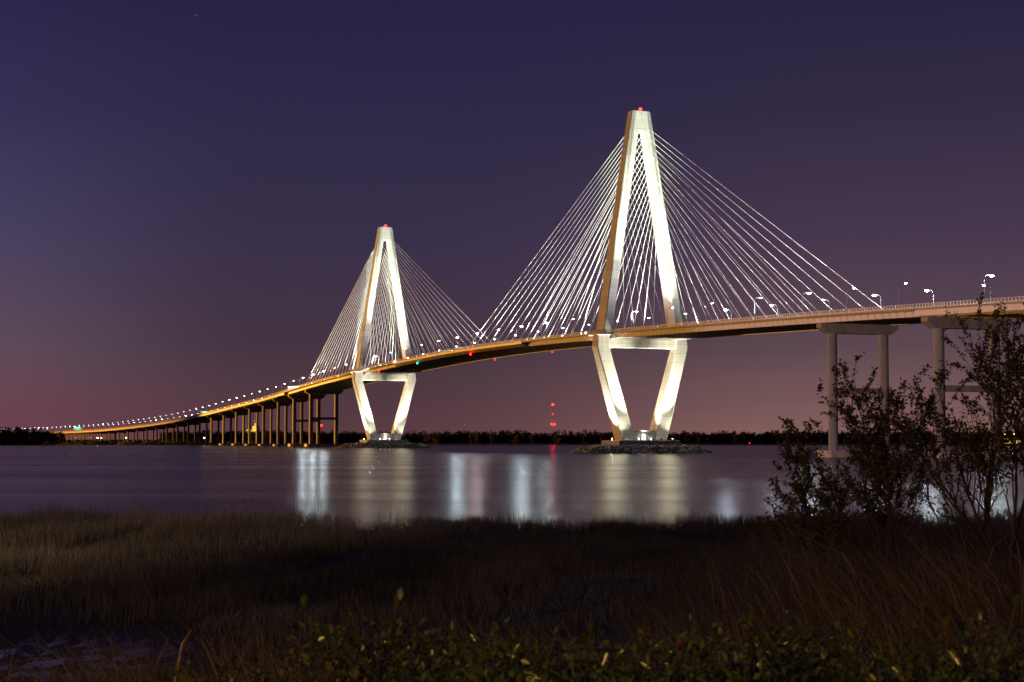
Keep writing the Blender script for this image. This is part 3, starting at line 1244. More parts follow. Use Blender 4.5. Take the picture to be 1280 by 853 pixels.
    # low parapet rail round the crown
# navigation lanterns under the deck
nav = [(203.0, -21.0, -2.8, 'big red lantern under the walkway edge at mid span', E_red, .55),
       (262.0, 16.8, -2.7, 'red lantern hanging below the far girder near mid span', E_reds, .40),
       (318.0, -20.2, -2.8, 'green lantern under the deck edge of the main span', E_green, .55),
       (415.0, -20.2, -2.8, 'red lantern under the deck edge next to the tower by the approach piers', E_reds, .55),
       (160.0, 16.8, -2.7, 'dim red lantern below the far girder on the open channel half', E_reds, .30)]
for (s, t, dz, lb, em, rd) in nav:
    beacon('navigation_lantern', Wd(s, t, None, dz + .1), lb, em, rd, .9, 'lantern', None, True)

# ---- sign gantries
def gantry(s, face_mat, w, h, label, t0=-17.5, t1=0.0, dz=5.6, cat='sign'):
    o, d, n = frame(s)
    z0 = zd(s)
    loc = Wd(s, (t0 + t1) / 2, None, .06)
    r = empty('sign_gantry', loc, label, cat)
    def P(sl, t, z):
        p = o + d * sl + n * t
        return (p[0], p[1], z0 + z)
    for t in (t0, t1):
        m_ = MB(); m_.tube([P(0, t, .9), P(0, t, dz + h)], .22, 7); m_.build('post', M_pole, r)
    m_ = MB()
    for z in (dz + h * .3, dz + h * .8):
        m_.tube([P(0, t0, z), P(0, t1, z)], .16, 6)
    m_.build('beam', M_pole, r)
    tc_ = (t0 + t1) / 2
    m_ = MB(); m_.box(-.42, -.25, tc_ - w / 2, tc_ + w / 2, dz, dz + h, lambda x, y, z: P(x, y, z))
    pn = m_.build('sign_panel', face_mat, r)
    m_ = MB()
    for z in (dz + .01, dz + h * .5, dz + h - .13):
        m_.box(-.5, -.43, tc_ - w / 2, tc_ + w / 2, z, z + .12, lambda x, y, z_: P(x, y, z_))
    for k in range(5):
        t = tc_ - w / 2 + (w - .15) * k / 4
        m_.box(-.5, -.425, t, t + .15, dz + .14, dz + h * .5 - .01, lambda x, y, z_: P(x, y, z_))
        m_.box(-.5, -.425, t, t + .15, dz + h * .5 + .13, dz + h - .14, lambda x, y, z_: P(x, y, z_))
    m_.build('panel_frame', M_steel if face_mat is M_white else M_white, pn)
    lo = light('sign_light', 'SPOT', P(-5, tc_, dz + h + 1.5), 5200, (1, .97, .92), P(-.3, tc_, dz + h * .4), .3, 120, .5, r)
    return r


gantry(752.0, M_white, 11.5, 4.2, 'white panelled overhead sign on the approach viaduct near the pier joint', -17.5, -1.0, 2.5)
gantry(1205.0, M_green, 11.0, 3.6, 'green overhead road sign halfway down the long approach viaduct', -17.5, -1.0, 1.6)
gantry(2140.0, M_green, 16.0, 5.2, 'green overhead road sign at the far foot of the approach viaduct', -17.5, 2.0, 2.5)
loc = Wd(-282.0, -21.8, None, .7)
r = empty('walkway_sign', loc, 'small green plate on the railing of the pink viaduct', 'sign')
o, d, n = frame(-282.0)
m_ = MB(); m_.box(-1.5, 1.5, -.05, 0, -.02, .38, lambda x, y, z: (loc[0] + d[0] * x + n[0] * y, loc[1] + d[1] * x + n[1] * y, loc[2] + z)); m_.build('sign_plate', M_green, r)
m_ = MB(); m_.box(-1.4, -1.3, .002, .08, -.1, .3, lambda x, y, z: (loc[0] + d[0] * x + n[0] * y, loc[1] + d[1] * x + n[1] * y, loc[2] + z)); m_.box(1.3, 1.4, .002, .08, -.1, .3, lambda x, y, z: (loc[0] + d[0] * x + n[0] * y, loc[1] + d[1] * x + n[1] * y, loc[2] + z)); m_.build('bracket', M_pole, r)

# ------------------------------------------------------------------ lattice masts beyond the river
def ray(u, v, Y):
    """world point seen at pixel (u,v) of the 1280 px photograph at ground distance Y"""
    y = -(v - 426.5) / 1957.0; x = (u - 640) / 1957.0
    k = Y / (math.cos(PITCH) - y * math.sin(PITCH))
    return (x * k, Y, EYE + k * (math.sin(PITCH) + y * math.cos(PITCH)))


def mast(u, Y, vs, top_v, label, w=2.4):
    x, y, zt = ray(u, top_v, Y)
    z0 = float(far_z(x, y))
    r = empty('radio_mast', (x, y, z0), label, 'mast')
    m_ = MB()
    hw = w / 2
    for a in (0, 2.094, 4.189):
        m_.tube([(x + hw * math.cos(a), y + hw * math.sin(a), z0), (x + hw * .7 * math.cos(a), y + hw * .7 * math.sin(a), zt)], .14, 4)
    nseg = int((zt - z0) / 4)
    for k in range(nseg):
        za, zb = z0 + (zt - z0) * k / nseg, z0 + (zt - z0) * (k + 1) / nseg
        for a in (0, 2.094, 4.189):
            h1 = hw * (1 - .3 * k / nseg)
            m_.tube([(x + h1 * math.cos(a), y + h1 * math.sin(a), za), (x + h1 * math.cos(a + 2.094), y + h1 * math.sin(a + 2.094), zb)], .07, 4)
    m_.build('lattice', M_redpaint, r)
    for v, rad, n in vs:
        zz = ray(u, v, Y)[2]
        for q in ((0,) if n == 1 else (-1.9, 1.9)):
            m_ = MB()
            m_.loft([[(x + q + rad * math.sin(math.pi * (k + .5) / 5) * math.cos(2 * math.pi * j / 8), y - hw - rad + rad * math.sin(math.pi * (k + .5) / 5) * math.sin(2 * math.pi * j / 8), zz - rad * math.cos(math.pi * (k + .5) / 5)) for j in range(8)] for k in range(5)])
            m_.build('red_light', E_red if rad > 1 else E_reds, r)
    return r


mast(691, 2350, [(506, 1.5, 1), (518, .9, 1), (530.5, 1.2, 2)], 504, 'lattice radio mast with four red lights behind the far woods')
mast(402, 2250, [(532, 1.1, 1), (543, .7, 1)], 530, 'short mast with two red lights seen between the approach piers')

# ------------------------------------------------------------------ moored ship, quay building, markers
def ship():
    x, y, _ = ray(317, 548, 2420)
    z0 = float(far_z(x, y))
    r = empty('moored_ship', (x, y, z0), 'yellow lit ship superstructure above the trees behind the approach piers', 'ship')
    B = lambda x0, x1, y0, y1, a, b: MB().box(x + x0, x + x1, y + y0, y + y1, z0 + a, z0 + b)
    m_ = MB()
    m_.loft([[(x + a, y + b, z0 + zz) for a, b in ((-60 + e, -8), (52 - e, -8), (62 - e, 0), (52 - e, 8), (-60 + e, 8))] for zz, e in ((0, 3), (9, 0))])
    m_.build('hull', M_hull, r)
    blk = B(-1.5, 8, -7, 7, 9.002, 22).build('deckhouse', M_super, r)
    B(-.5, 7, -8.5, 8.5, 22.002, 25.2).build('bridge_house', M_super, r)
    B(-10, -2.5, -6, 6, 9.002, 19.5).build('forward_house', M_super, r)
    m_ = B(2, 4.2, -1.2, 1.2, 25.202, 30); m_.build('funnel', M_super, r)
    m_ = MB(); m_.tube([(x + 1, y, z0 + 25.2), (x + 1, y, z0 + 34)], .25, 5); m_.build('mast', M_super, r)
    for k in range(4):
        for j in range(3):
            B(-.8 + k * 2.3, .4 + k * 2.3, -7.12, -7.02, 11 + j * 3.6, 12.2 + j * 3.6).build('window', E_win, r)
    light('deck_flood', 'SPOT', (x - 6, y - 60, z0 + 30), 240000, (1, .60, .10), (x, y - 5, z0 + 18), 1, 60, .5, r)
    return r


ship()


def quay():
    x, y, _ = ray(1266, 556, 1500)
    y0 = y
    r = empty('quay_building', (x, y, 0), 'long low quay shed with a row of lit yellow windows beyond the river', 'building')
    L = 34.0
    B = lambda x0, x1, ya, yb, a, b: MB().box(x + x0, x + x1, y + ya, y + yb, a, b)
    m_ = MB()
    m_.box(x - L - 3, x + L + 3, y - 8, y + 20, .9, 1.6)
    for k in range(12):
        q = -L - 2 + (2 * L + 4) * k / 11
        m_.tube([(x + q, y - 7, -2), (x + q, y - 7, .9)], .35, 6)
    m_.build('pier_deck', M_base, r)
    B(-12, L, 0, 14, 1.602, 6.4).build('wall', M_wall, r)
    m_ = MB(); m_.loft([[(x + xx, y + yy, zz) for yy, zz in ((-1, 6.402), (7, 8.0), (15, 6.402))] for xx in (L + 1, -13)]); m_.build('roof', M_roof, r)
    for k in range(14):
        q = -11 + k * 3.2
        f_ = B(q, q + 2.5, -.14, -.03, 2.6, 5.4).build('window', E_win, r)
        MB().box(x + q + 1.15, x + q + 1.35, y - .2, y - .142, 2.6, 5.4).build('mullion', M_roof, f_)
    for q in (-5, -2.0, 1.0, 4.0):
        xx = x + q
        m_ = MB(); m_.tube([(xx, y + 7, 7.9), (xx, y + 7, 11.2)], .1, 5); st_ = m_.build('lamp_stem', M_dark, r)
        m_ = MB(); m_.box(xx - .5, xx + .5, y + 6.6, y + 7.4, 11.202, 11.9); m_.build('lamp', E_sod, st_)
    return r


quay()


def marker(u, v, emat, label, name='channel_marker', h=3.2, rad=.35, Yd=None):
    Y = Yd or EYE * 1957 / (v - 549.0)
    x, y, _ = ray(u, v, Y)
    r = empty(name, (x, y, 0), label, 'marker')
    m_ = MB()
    m_.loft([[(x + q * math.cos(2 * math.pi * k / 10), y + q * math.sin(2 * math.pi * k / 10), z) for k in range(10)] for z, q in ((-.6, .9), (.35, 1.0), (.5, .8))])
    m_.build('float', M_hull, r)
    m_ = MB(); m_.tube([(x, y, .5), (x, y, h)], .13, 6); m_.build('post', M_pole, r)
    m_ = MB()
    m_.loft([[(x + rad * math.sin(math.pi * (k + .5) / 5) * math.cos(2 * math.pi * j / 8), y + rad * math.sin(math.pi * (k + .5) / 5) * math.sin(2 * math.pi * j / 8), h + rad * .8 - rad * math.cos(math.pi * (k + .5) / 5)) for j in range(8)] for k in range(5)])
    m_.build('lantern', emat, r)
    return r


E_wm = emit('white_marker_lantern', (1, .95, .8), 5)
marker(1265, 577, E_wm, 'white-lit channel marker post in the water in front of the quay shed', h=2.4, rad=.3)
marker(1147, 560.5, E_green, 'green-lit channel buoy beyond the pink viaduct piers', h=3.0, rad=.5, Yd=1350)
marker(937, 561.5, E_reds, 'red-lit channel buoy beside the far wooded bank', h=3.0, rad=.4, Yd=1400)

# little lamps along the far shore
E_shore = emit('shore_lamp_lens', (.85, .92, 1.0), 3.0)
shore = [(105, 1960, E_win, 'pale yellow'), (122, 1950, E_win, 'pale yellow'), (131, 1945, E_lampd, 'white'), (135.5, 1940, E_sod, 'orange'), (166, 1935, E_lampd, 'white'), (262, 1935, E_lampd, 'white'), (6, 1930, E_shore, 'white'), (27, 1930, E_shore, 'white'), (49, 1925, E_shore, 'white'), (60, 1925, E_shore, 'white')]
for (u, Y, em, cn) in shore:
    hgt = 7.0 if u > 100 else 18.0
    x = (u - 640) / 1957.0 * Y
    z0 = float(far_z(x, Y))
    r = empty('shore_lamp', (x, Y - 30 if u > 100 else Y, z0), (f'{cn} lamp post on the far bank below the approach viaduct' if u > 100 else 'tall white lamp post among the trees at the end of the bridge'), 'lamp post', 'lamps on the far bank')
    y = r.location.y
    z0 = float(far_z(x, y)); r.location.z = z0; ORG[r.name] = (x, y, z0)
    m_ = MB(); m_.tube([(x, y, z0), (x, y, z0 + hgt)], .16, 6); m_.build('post', M_pole, r)
    m_ = MB(); m_.loft([[(x + a * .55, y + b_ * .45, z0 + hgt + zz) for a, b_ in ((-1, -1), (1, -1), (1, 1), (-1, 1))] for zz in (.002, .55)]); m_.build('lantern', em, r)

# unseen floodlight masts: one inferred at the port, two added for their light
def unseen_mast(x, y, h, targets, label):
    r = empty('unseen_mast_light', (x, y, 1.0), label, 'mast')
    m_ = MB(); m_.tube([(x, y, -2), (x, y, 1 + h)], [.6, .3], 8); m_.build('pole', M_pole, r)
    m_ = MB(); m_.loft([[(x + 1.6 * math.cos(2 * math.pi * k / 10), y + 1.6 * math.sin(2 * math.pi * k / 10), 1 + h + zz) for k in range(10)] for zz in (0.01, .6)]); hd = m_.build('lamp_ring', M_dark, r)
    for k in range(8):
        a = 2 * math.pi * k / 8
        m_ = MB(); cx, cy = x + 1.9 * math.cos(a), y + 1.9 * math.sin(a)
        m_.box(cx - .25, cx + .25, cy - .25, cy + .25, h + .7, h + 1.0); m_.build('lamp', E_sod, hd)
    for (tg, pw, cone, col) in targets:
        dv = (Vector(tg) - Vector((x, y, 1 + h))).normalized()
        light('unseen_mast_beam', 'SPOT', Vector((x, y, 1 + h)) + dv * 3.0, pw, col, tg, 1.0, cone, .35, r)


SOD = (1.0, .43, .05)
unseen_mast(-1000.0, 1640.0, 34, [(Wd(900, -20), 62.0e6, 48, SOD), (Wd(330, -20), 52.0e6, 44, SOD)], 'high mast with a ring of sodium lamps on the port side')
unseen_mast(-1250.0, 2300.0, 34, [(Wd(1850, -20), 32.0e6, 84, SOD)], 'unseen high mast added to throw orange light on the far approach viaduct')  # added mast, carries the orange light along the far approach
unseen_mast(-420.0, -150.0, 30, [(Wd(-270, -20), 15.0e6, 19, (1.0, .62, .53))], 'unseen high mast added on the marsh side to throw pink light on the viaduct')  # added mast, pink light for the deck edge and pier fronts

# ------------------------------------------------------------------ far woods
def leaf_cloud(cen, rad, n, size, flat=1.0):
    """random small triangles/quads scattered in ellipsoids"""
    K = len(cen)
    d = rng.normal(size=(K, n, 3))
    d /= np.linalg.norm(d, axis=2, keepdims=True)
    rr = rng.random((K, n, 1)) ** .42
    c = cen[:, None, :] + d * rr * rad[:, None, :]
    c = c.reshape(-1, 3)
    return c


def quads(c, size):
    n = len(c)
    a = rng.normal(size=(n, 3)); a /= np.linalg.norm(a, axis=1, keepdims=True)
    b = rng.normal(size=(n, 3)); b -= a * (a * b).sum(1, keepdims=True); b /= np.linalg.norm(b, axis=1, keepdims=True)
    s = size if hasattr(size, '__len__') else np.full(n, size)
    s = (s * rng.uniform(.6, 1.4, n))[:, None]
    V = np.stack([c - a * s, c + b * s * .55, c + a * s, c - b * s * .55], 1).reshape(-1, 3)
    F = np.arange(4 * n).reshape(n, 4)
    return V, F


def bridge_y_at(x):
    ss = np.arange(737, 3000, 10.)
    pts = np.array([frame(s)[0] for s in ss])
    return np.interp(-x, -pts[:, 0], pts[:, 1])


M_wood = tintmat('far_wood_foliage', (.022, .018, .012), (.048, .036, .024), .9, spec=.1)
M_twig = mat('far_wood_trunks', (.05, .042, .034), .9, var=.3, vscale=.2)
trees = []
x = -1250.0
while x < 1250:
    for row in range(4):
        xx = x + rng.uniform(-5, 5)
        y0 = float(far_shore(xx)) + 22 + row * 45 + rng.uniform(0, 30)
        u = 640 + 1957 * xx / y0
        if -40 < u < 420:
            by = float(bridge_y_at(xx))
            if u > 84 and y0 < by + 45:
                y0 = by + 50 + row * 45 + rng.uniform(0, 60)
        n_ = float(vnoise(np.array(xx / 60.), np.array(row * 3.1), 44))
        h = (9.0 + 6.5 * n_ + rng.uniform(-2.0, 3.0)) * (y0 / 1980.0)
        if u < 84: h = (12 + 6 * n_ + rng.uniform(-2, 2)) * (1.15 - .3 * sstep(30, 84, u))
        if u > 900: h *= 1.05
        trees.append((xx, y0, h))
    x += 5.2
trees = np.array(trees)
K = len(trees)
tz = far_z(trees[:, 0], trees[:, 1])
cen = np.c_[trees[:, 0], trees[:, 1], tz + trees[:, 2] * .52]
rad = np.c_[rng.uniform(3.0, 5.6, K), rng.uniform(3.0, 5.6, K), trees[:, 2] * .54]
lc = leaf_cloud(cen, rad, 110, 1)
V, F = quads(lc, 1.35)
tint = np.repeat(np.clip(np.repeat(rng.random(K), 110) * .7 + rng.random(K * 110) * .3, 0, 1), 4)
npmesh('far_woodland', V, F, M_wood, kind='stuff', tint=tint)
bpy.data.objects['far_woodland']['label'] = 'dark mass of leafless and leafy trees along the far bank'
bpy.data.objects['far_woodland']['category'] = 'woodland'
# bare twigs that stick out of the canopy
KB = K // 2
sel = rng.choice(K, KB, replace=False)
nt_ = 14
b0 = np.c_[trees[sel, 0], trees[sel, 1], tz[sel] + trees[sel, 2] * .35]
b0 = np.repeat(b0, nt_, 0)
dirs = np.c_[rng.normal(0, .33, KB * nt_), rng.normal(0, .33, KB * nt_), np.ones(KB * nt_)]
ln = np.repeat(trees[sel, 2], nt_) * rng.uniform(.45, .82, KB * nt_)
b1 = b0 + dirs * ln[:, None]
wv = np.c_[rng.uniform(.08, .2, KB * nt_), np.zeros(KB * nt_), np.zeros(KB * nt_)]
V = np.stack([b0 - wv, b0 + wv, b1 + wv * .3, b1 - wv * .3], 1).reshape(-1, 3)
tw_ = npmesh('bare_treetops', V, np.arange(len(V)).reshape(-1, 4), M_twig, kind='stuff')
tw_['label'] = 'bare winter twigs rising out of the far wood'
tw_['category'] = 'treetops'
# low scrub under the approach
KS = 420
sx_ = rng.uniform(-640, -230, KS)
sy_ = far_shore(sx_) + rng.uniform(10, 75, KS)
sh = rng.uniform(1.6, 4.4, KS) * (1 + .35 * sstep(-330, -560, sx_))
cen = np.c_[sx_, sy_, far_z(sx_, sy_) + sh * .4]
rad = np.c_[rng.uniform(3, 7, KS), rng.uniform(3, 7, KS), sh * .6]
V, F = quads(leaf_cloud(cen, rad, 70, 1), .6)
sc2 = npmesh('shore_scrub', V, F, tintmat('shore_scrub_foliage', (.03, .04, .015), (.08, .09, .035), .9, spec=.1), kind='stuff', tint=np.repeat(rng.random(KS * 70), 4))
sc2['label'] = 'low olive scrub on the far bank under the approach viaduct'
sc2['category'] = 'scrub'


# ------------------------------------------------------------------ marsh grass
def blades(x, y, h, w, lean, bend, name, m, label, cat, tint, lean_dir=None, spread=1.0):
    n = len(x)
    z = ground(x, y)
    az = rng.uniform(0, 2 * np.pi, n)
    if lean_dir is None:
        la = rng.uniform(0, 2 * np.pi, n)
    else:
        la = lean_dir + rng.normal(0, spread, n)
    lx, ly = np.cos(la) * lean, np.sin(la) * lean
    wx, wy = np.cos(az) * w / 2, np.sin(az) * w / 2
    p0 = np.c_[x, y, z - .05]
    t1, t2 = .5, 1.0
    p1 = p0 + np.c_[lx * h * t1 * .7, ly * h * t1 * .7, h * t1]
    p2 = p0 + np.c_[lx * h * (1 + bend), ly * h * (1 + bend), h * np.sqrt(np.clip(1 - (lean * .7) ** 2, .2, 1))]
    wv = np.c_[wx, wy, np.zeros(n)]
    V = np.stack([p0 - wv, p0 + wv, p1 + wv * .75, p1 - wv * .75, p2 + wv * .12, p2 - wv * .12], 1).reshape(-1, 3)
    b = (np.arange(n) * 6)[:, None]
    F = np.concatenate([b + np.array([[0, 1, 2, 3]]), b + np.array([[3, 2, 4, 5]])], 0)
    o = npmesh(name, V, F, m, kind='stuff', tint=np.repeat(tint, 6))
    o['label'] = label
    o['category'] = cat
    return o


M_grass = tintmat('marsh_grass', (.07, .062, .034), (.29, .23, .14), .75, spec=.2)
NB = 330000
yy = 28 + (133 - 28) * rng.random(NB) ** .8
xx = rng.uniform(-1, 1, NB) * (.36 * yy + 16)
ok = (yy < shore_y(xx) + 3.0 - 2.5 * rng.random(NB)) & (bankmask(xx, yy) < .35) & (mudmask(xx, yy) < .22 + .25 * rng.random(NB))
dens = vnoise(xx / 3.5, yy / 5., 61) * .6 + vnoise(xx / 1.1, yy / 1.6, 62) * .4
ok &= rng.random(NB) < .12 + 1.9 * dens ** 2
xx, yy, dens = xx[ok], yy[ok], dens[ok]
clump = vnoise(xx / 1.6, yy / 1.6, 63) * .6 + vnoise(xx / .5, yy / .8, 65) * .4
hh = (.25 + .5 * dens + .75 * clump + .35 * rng.random(len(xx)) ** 2) * (1 + .35 * sstep(85, 122, yy)) * (.82 - .4 * sstep(70, 45, yy))
hh *= 1 + .22 * sstep(0, -30, xx)
creek = np.minimum(np.abs(xx - (-13 + 9 * np.sin(yy * .075 + .6) + 3 * np.sin(yy * .19))), np.abs(xx - (12 + 7 * np.sin(yy * .06 + 2.) + 2.5 * np.sin(yy * .22))))
keep = creek > (.55 + .5 * vnoise(xx / 2., yy / 3., 91)) * (1 - sstep(98, 108, yy))
mat_ = sstep(.60, .74, vnoise(xx / 2.4, yy / 4.2, 93)) * (1 - sstep(100, 112, yy))      # wind-laid matted patches
xx, yy, hh, mat_ = xx[keep], yy[keep], hh[keep], mat_[keep]
hh = hh * (1 - .35 * mat_)
lean_ = rng.uniform(.02, .26, len(xx)) + .35 * vnoise(xx / 1.3, yy / 2., 95) ** 2 + .75 * mat_
ldir_ = 2 * np.pi * 1.6 * vnoise(xx / 3., yy / 5., 97)
blades(xx, yy, hh, rng.uniform(.016, .036, len(xx)), lean_, .25, 'marsh_grass', M_grass, 'brown spartina grass covering the marsh up to the water edge', 'marsh grass', np.clip(rng.random(len(xx)) * .6 + .9 * (vnoise(xx / 6., yy / 9., 71) - .4) + .3 * mat_ + .1, 0, 1), lean_dir=ldir_, spread=.6)

NT = 13000
xx = rng.uniform(-66, 66, NT)
yy = shore_y(xx) + rng.normal(-1.0, 2.2, NT)
ok = (yy < shore_y(xx) + 3.5) & (rng.random(NT) < .15 + 1.1 * vnoise(xx / 2.6, yy / 4., 64) ** 2)
xx, yy = xx[ok], yy[ok]
hh = rng.uniform(1.0, 2.1, len(xx)) * (.6 + .7 * vnoise(xx / 1.7, yy * 0 + 2., 66))
blades(xx, yy, hh, rng.uniform(.02, .035, len(xx)), rng.uniform(.02, .28, len(xx)), .3, 'shore_stalks', M_grass, 'tall thin grass stalks standing against the water at the marsh edge', 'grass stalks', rng.random(len(xx)))

M_bank = tintmat('bank_grass', (.05, .042, .028), (.17, .14, .10), .75, spec=.2)
NB = 75000
yy = 12 + (62 - 12) * rng.random(NB) ** 1.1
xx = (rng.uniform(-.36, .42, NB) * yy + 0.4) + rng.normal(0, 3.0, NB)
ok = (bankmask(xx, yy) > .12) & (rng.random(NB) < .35 + .9 * vnoise(xx / 1.4, yy / 1.4, 81))
xx, yy = xx[ok], yy[ok]
hh = rng.uniform(.35, .95, len(xx)) * (.7 + .6 * vnoise(xx / 2.2, yy / 2.2, 83))
blades(xx, yy, hh, rng.uniform(.007, .016, len(xx)), rng.uniform(.2, .85, len(xx)), .5, 'bank_grass', M_bank, 'tangled dry brown grass leaning over the bank below the shrubs', 'bank grass', rng.random(len(xx)), lean_dir=math.pi * .93)

# long leaning dead canes on the right bank
NC = 330
yy = rng.uniform(15, 33, NC)
xx = (.10 + .26 * rng.random(NC)) * yy + .6
hh = rng.uniform(.6, 1.7, NC)
blades(xx, yy, hh, rng.uniform(.008, .017, NC), rng.uniform(.3, 1.15, NC), .15, 'dead_canes', tintmat('dead_cane', (.10, .075, .05), (.30, .24, .17), .7), 'long pale dead canes leaning left across the bank grass', 'dead canes', rng.random(NC), lean_dir=math.pi * .97)

# one lit dry stalk in front of the mud
sx0, sy0 = (-1.85, 9.2)
zg = float(ground(np.array(sx0), np.array(sy0)))
# ------------------------------------------------------------------ leafy shrubs on the right bank
M_leaf = tintmat('shrub_leaf', (.055, .050, .022), (.14, .11, .05), .55, spec=.4)


def leaf_mesh(P, D, L, Wd_, up):
    """folded pointed leaves: P base, D direction"""
    n = len(P)
    D = D / np.linalg.norm(D, axis=1, keepdims=True)
    sd = np.cross(D, up); sd /= np.maximum(np.linalg.norm(sd, axis=1, keepdims=True), 1e-6)
    nn = np.cross(sd, D)
    L = L[:, None]; w = Wd_[:, None]
    v0 = P
    v1 = P + D * L * .45 + sd * w * .5 + nn * w * .12
    v2 = P + D * L - nn * L * .1
    v3 = P + D * L * .45 - sd * w * .5 + nn * w * .12
    V = np.stack([v0, v1, v2, v3], 1).reshape(-1, 3)
    b = (np.arange(n) * 4)[:, None]
    F = np.concatenate([b + np.array([[0, 1, 2]]), b + np.array([[0, 2, 3]])], 0)
    return V, F


def shrub(loc, stems, label, leaf_n, seed, leaf_size=.075, bare=.25, low=.12):
    """stems: list of (azimuth, tilt, length, radius)"""
    r_ = random.Random(seed)
    x0, y0 = loc
    z0 = float(ground(np.array(x0), np.array(y0))) - .05
    root = empty('leafy_shrub', (x0, y0, z0), label, 'shrub')
    LP, LD = [], []
    for (az, tilt, ln, rad) in stems:
        m_ = MB()

        def grow(p, d, length, rad, depth, f0):
            n = max(3, int(length / .22))
            pts = [p.copy()]; rs = [rad]
            d = d.normalized()
            for i in range(n):
                j = .09 if depth == 0 else .16
                d = (d + Vector((r_.gauss(0, j), r_.gauss(0, j), r_.gauss(.035, j * .7)))).normalized()
                p = p + d * (length / n)
                pts.append(p.copy())
                rs.append(rad * (1 - .82 * (i + 1) / n))
                f_ = (i + 1) / n
                for _b in range(1 if depth else 2):
                  if depth < 2 and f_ > f0 and r_.random() < (.8 if depth == 0 else .6):
                      ax = Vector((r_.gauss(0, 1), r_.gauss(0, 1), r_.gauss(.2, .6))).normalized()
                      dd = (d + ax * r_.uniform(.45, .95)).normalized()
                      grow(p, dd, length * r_.uniform(.22, .46) * (1.15 - .5 * f_), rs[-1] * .62, depth + 1, .2)
                if depth >= 1 or f_ > .55:
                    for _ in range(1 if depth == 0 else (3 if f_ < .4 else 6 + 2 * depth)):
                        if p.z - z0 < low * 4.0 and r_.random() < .8:
                            continue
                        ld = (d * .6 + Vector((r_.gauss(0, .7), r_.gauss(0, .7), r_.gauss(.15, .5))))
                        LP.append(tuple(p + d * r_.uniform(-.12, .06) + Vector((r_.gauss(0, .02), r_.gauss(0, .02), r_.gauss(0, .02))))); LD.append(tuple(ld))
            m_.tube(pts, [max(q, .0035) for q in rs], 5 if depth == 0 else 4)
        d0 = Vector((math.cos(az) * math.sin(tilt), math.sin(az) * math.sin(tilt), math.cos(tilt)))
        grow(Vector((x0 + r_.uniform(-.2, .2), y0 + r_.uniform(-.25, .25), z0)), d0, ln, rad, 0, .28)
        m_.build('stem', M_bark, root, smooth=True)
    LP = np.array(LP); LD = np.array(LD)
    if len(LP) > leaf_n:
        s_ = rng.choice(len(LP), leaf_n, replace=False)
        LP, LD = LP[s_], LD[s_]
    n = len(LP)
    # shed leaves in patches
    keep = vnoise(LP[:, 0] * 2.3 + LP[:, 1] * 1.1, LP[:, 2] * 2.3, seed) + rng.random(n) * .4 > bare
    LP, LD = LP[keep], LD[keep]
    n = len(LP)
    V, F = leaf_mesh(LP, LD, rng.uniform(.7, 1.25, n) * leaf_size, rng.uniform(.7, 1.2, n) * leaf_size * .6, np.tile([[.1, .2, 1.]], (n, 1)) + rng.normal(0, .4, (n, 3)))
    npmesh('foliage', V, F, M_leaf, root, kind='stuff', tint=np.repeat(rng.random(n), 4))
    return root


R_ = math.radians
shrub((6.4, 27.0), [(R_(a), R_(t), l, .022) for a, t, l in ((180, 46, 2.5), (170, 36, 2.7), (190, 27, 2.8), (175, 16, 2.9), (160, 5, 3.35), (10, 10, 2.8), (0, 20, 2.6), (195, 55, 2.1), (185, 31, 2.5), (60, 12, 2.8), (185, 12, 2.6), (178, 40, 2.2), (5, 28, 2.2))], 'rounded leafy shrub with a single tall sprig beside the bank edge', 15000, 3, bare=.2)
shrub((8.2, 26.0), [(R_(a), R_(t), l, .036) for a, t, l in ((178, 36, 3.3), (170, 26, 3.5), (185, 19, 3.6), (175, 12, 3.7), (160, 3, 3.9), (20, 7, 4.0), (190, 47, 2.6), (186, 30, 3.1))], 'tall thicket shrub with many arching dark stems over the water', 13000, 5, bare=.42, low=.5)
shrub((9.75, 26.5), [(R_(a), R_(t), l, .034) for a, t, l in ((180, 27, 4.0), (175, 16, 4.3), (182, 6, 4.4), (150, 2, 4.3), (0, 10, 4.3), (10, 24, 3.6))], 'tall leafy shrub cut by the picture edge beside the thicket', 9000, 8, bare=.42, low=.5)
shrub((5.75, 28.5), [(R_(a), R_(t), l, .014) for a, t, l in ((180, 40, 1.5), (185, 20, 1.6), (170, 5, 1.7), (0, 20, 1.4), (180, 62, 1.3))], 'small leafy shrub at the outer foot of the rounded shrub', 3500, 12)

# ------------------------------------------------------------------ leafy hedge in front of the camera
M_hleaf = tintmat('hedge_leaf', (.030, .050, .010), (.10, .13, .025), .3, spec=.7)
M_rleaf = mat('hedge_leaf_red', (.16, .02, .015), .45, var=.2, vscale=30)
lf = bpy.data.meshes.new('leaf')
_lv = [(0, 0, 0), (.30, .24, .05), (.68, .21, .05), (1, 0, -.10), (.68, -.21, .05), (.30, -.24, .05), (.35, 0, -.015), (.7, 0, -.03)]
lf.from_pydata(_lv, [], [(0, 6, 1), (6, 7, 2, 1), (7, 3, 2), (0, 5, 6), (6, 5, 4, 7), (7, 4, 3)])


def leafm(name, col, col2):
    m = mat(name, col, .26, var=.35, vscale=14, col2=col2, spec=.8)
    return m


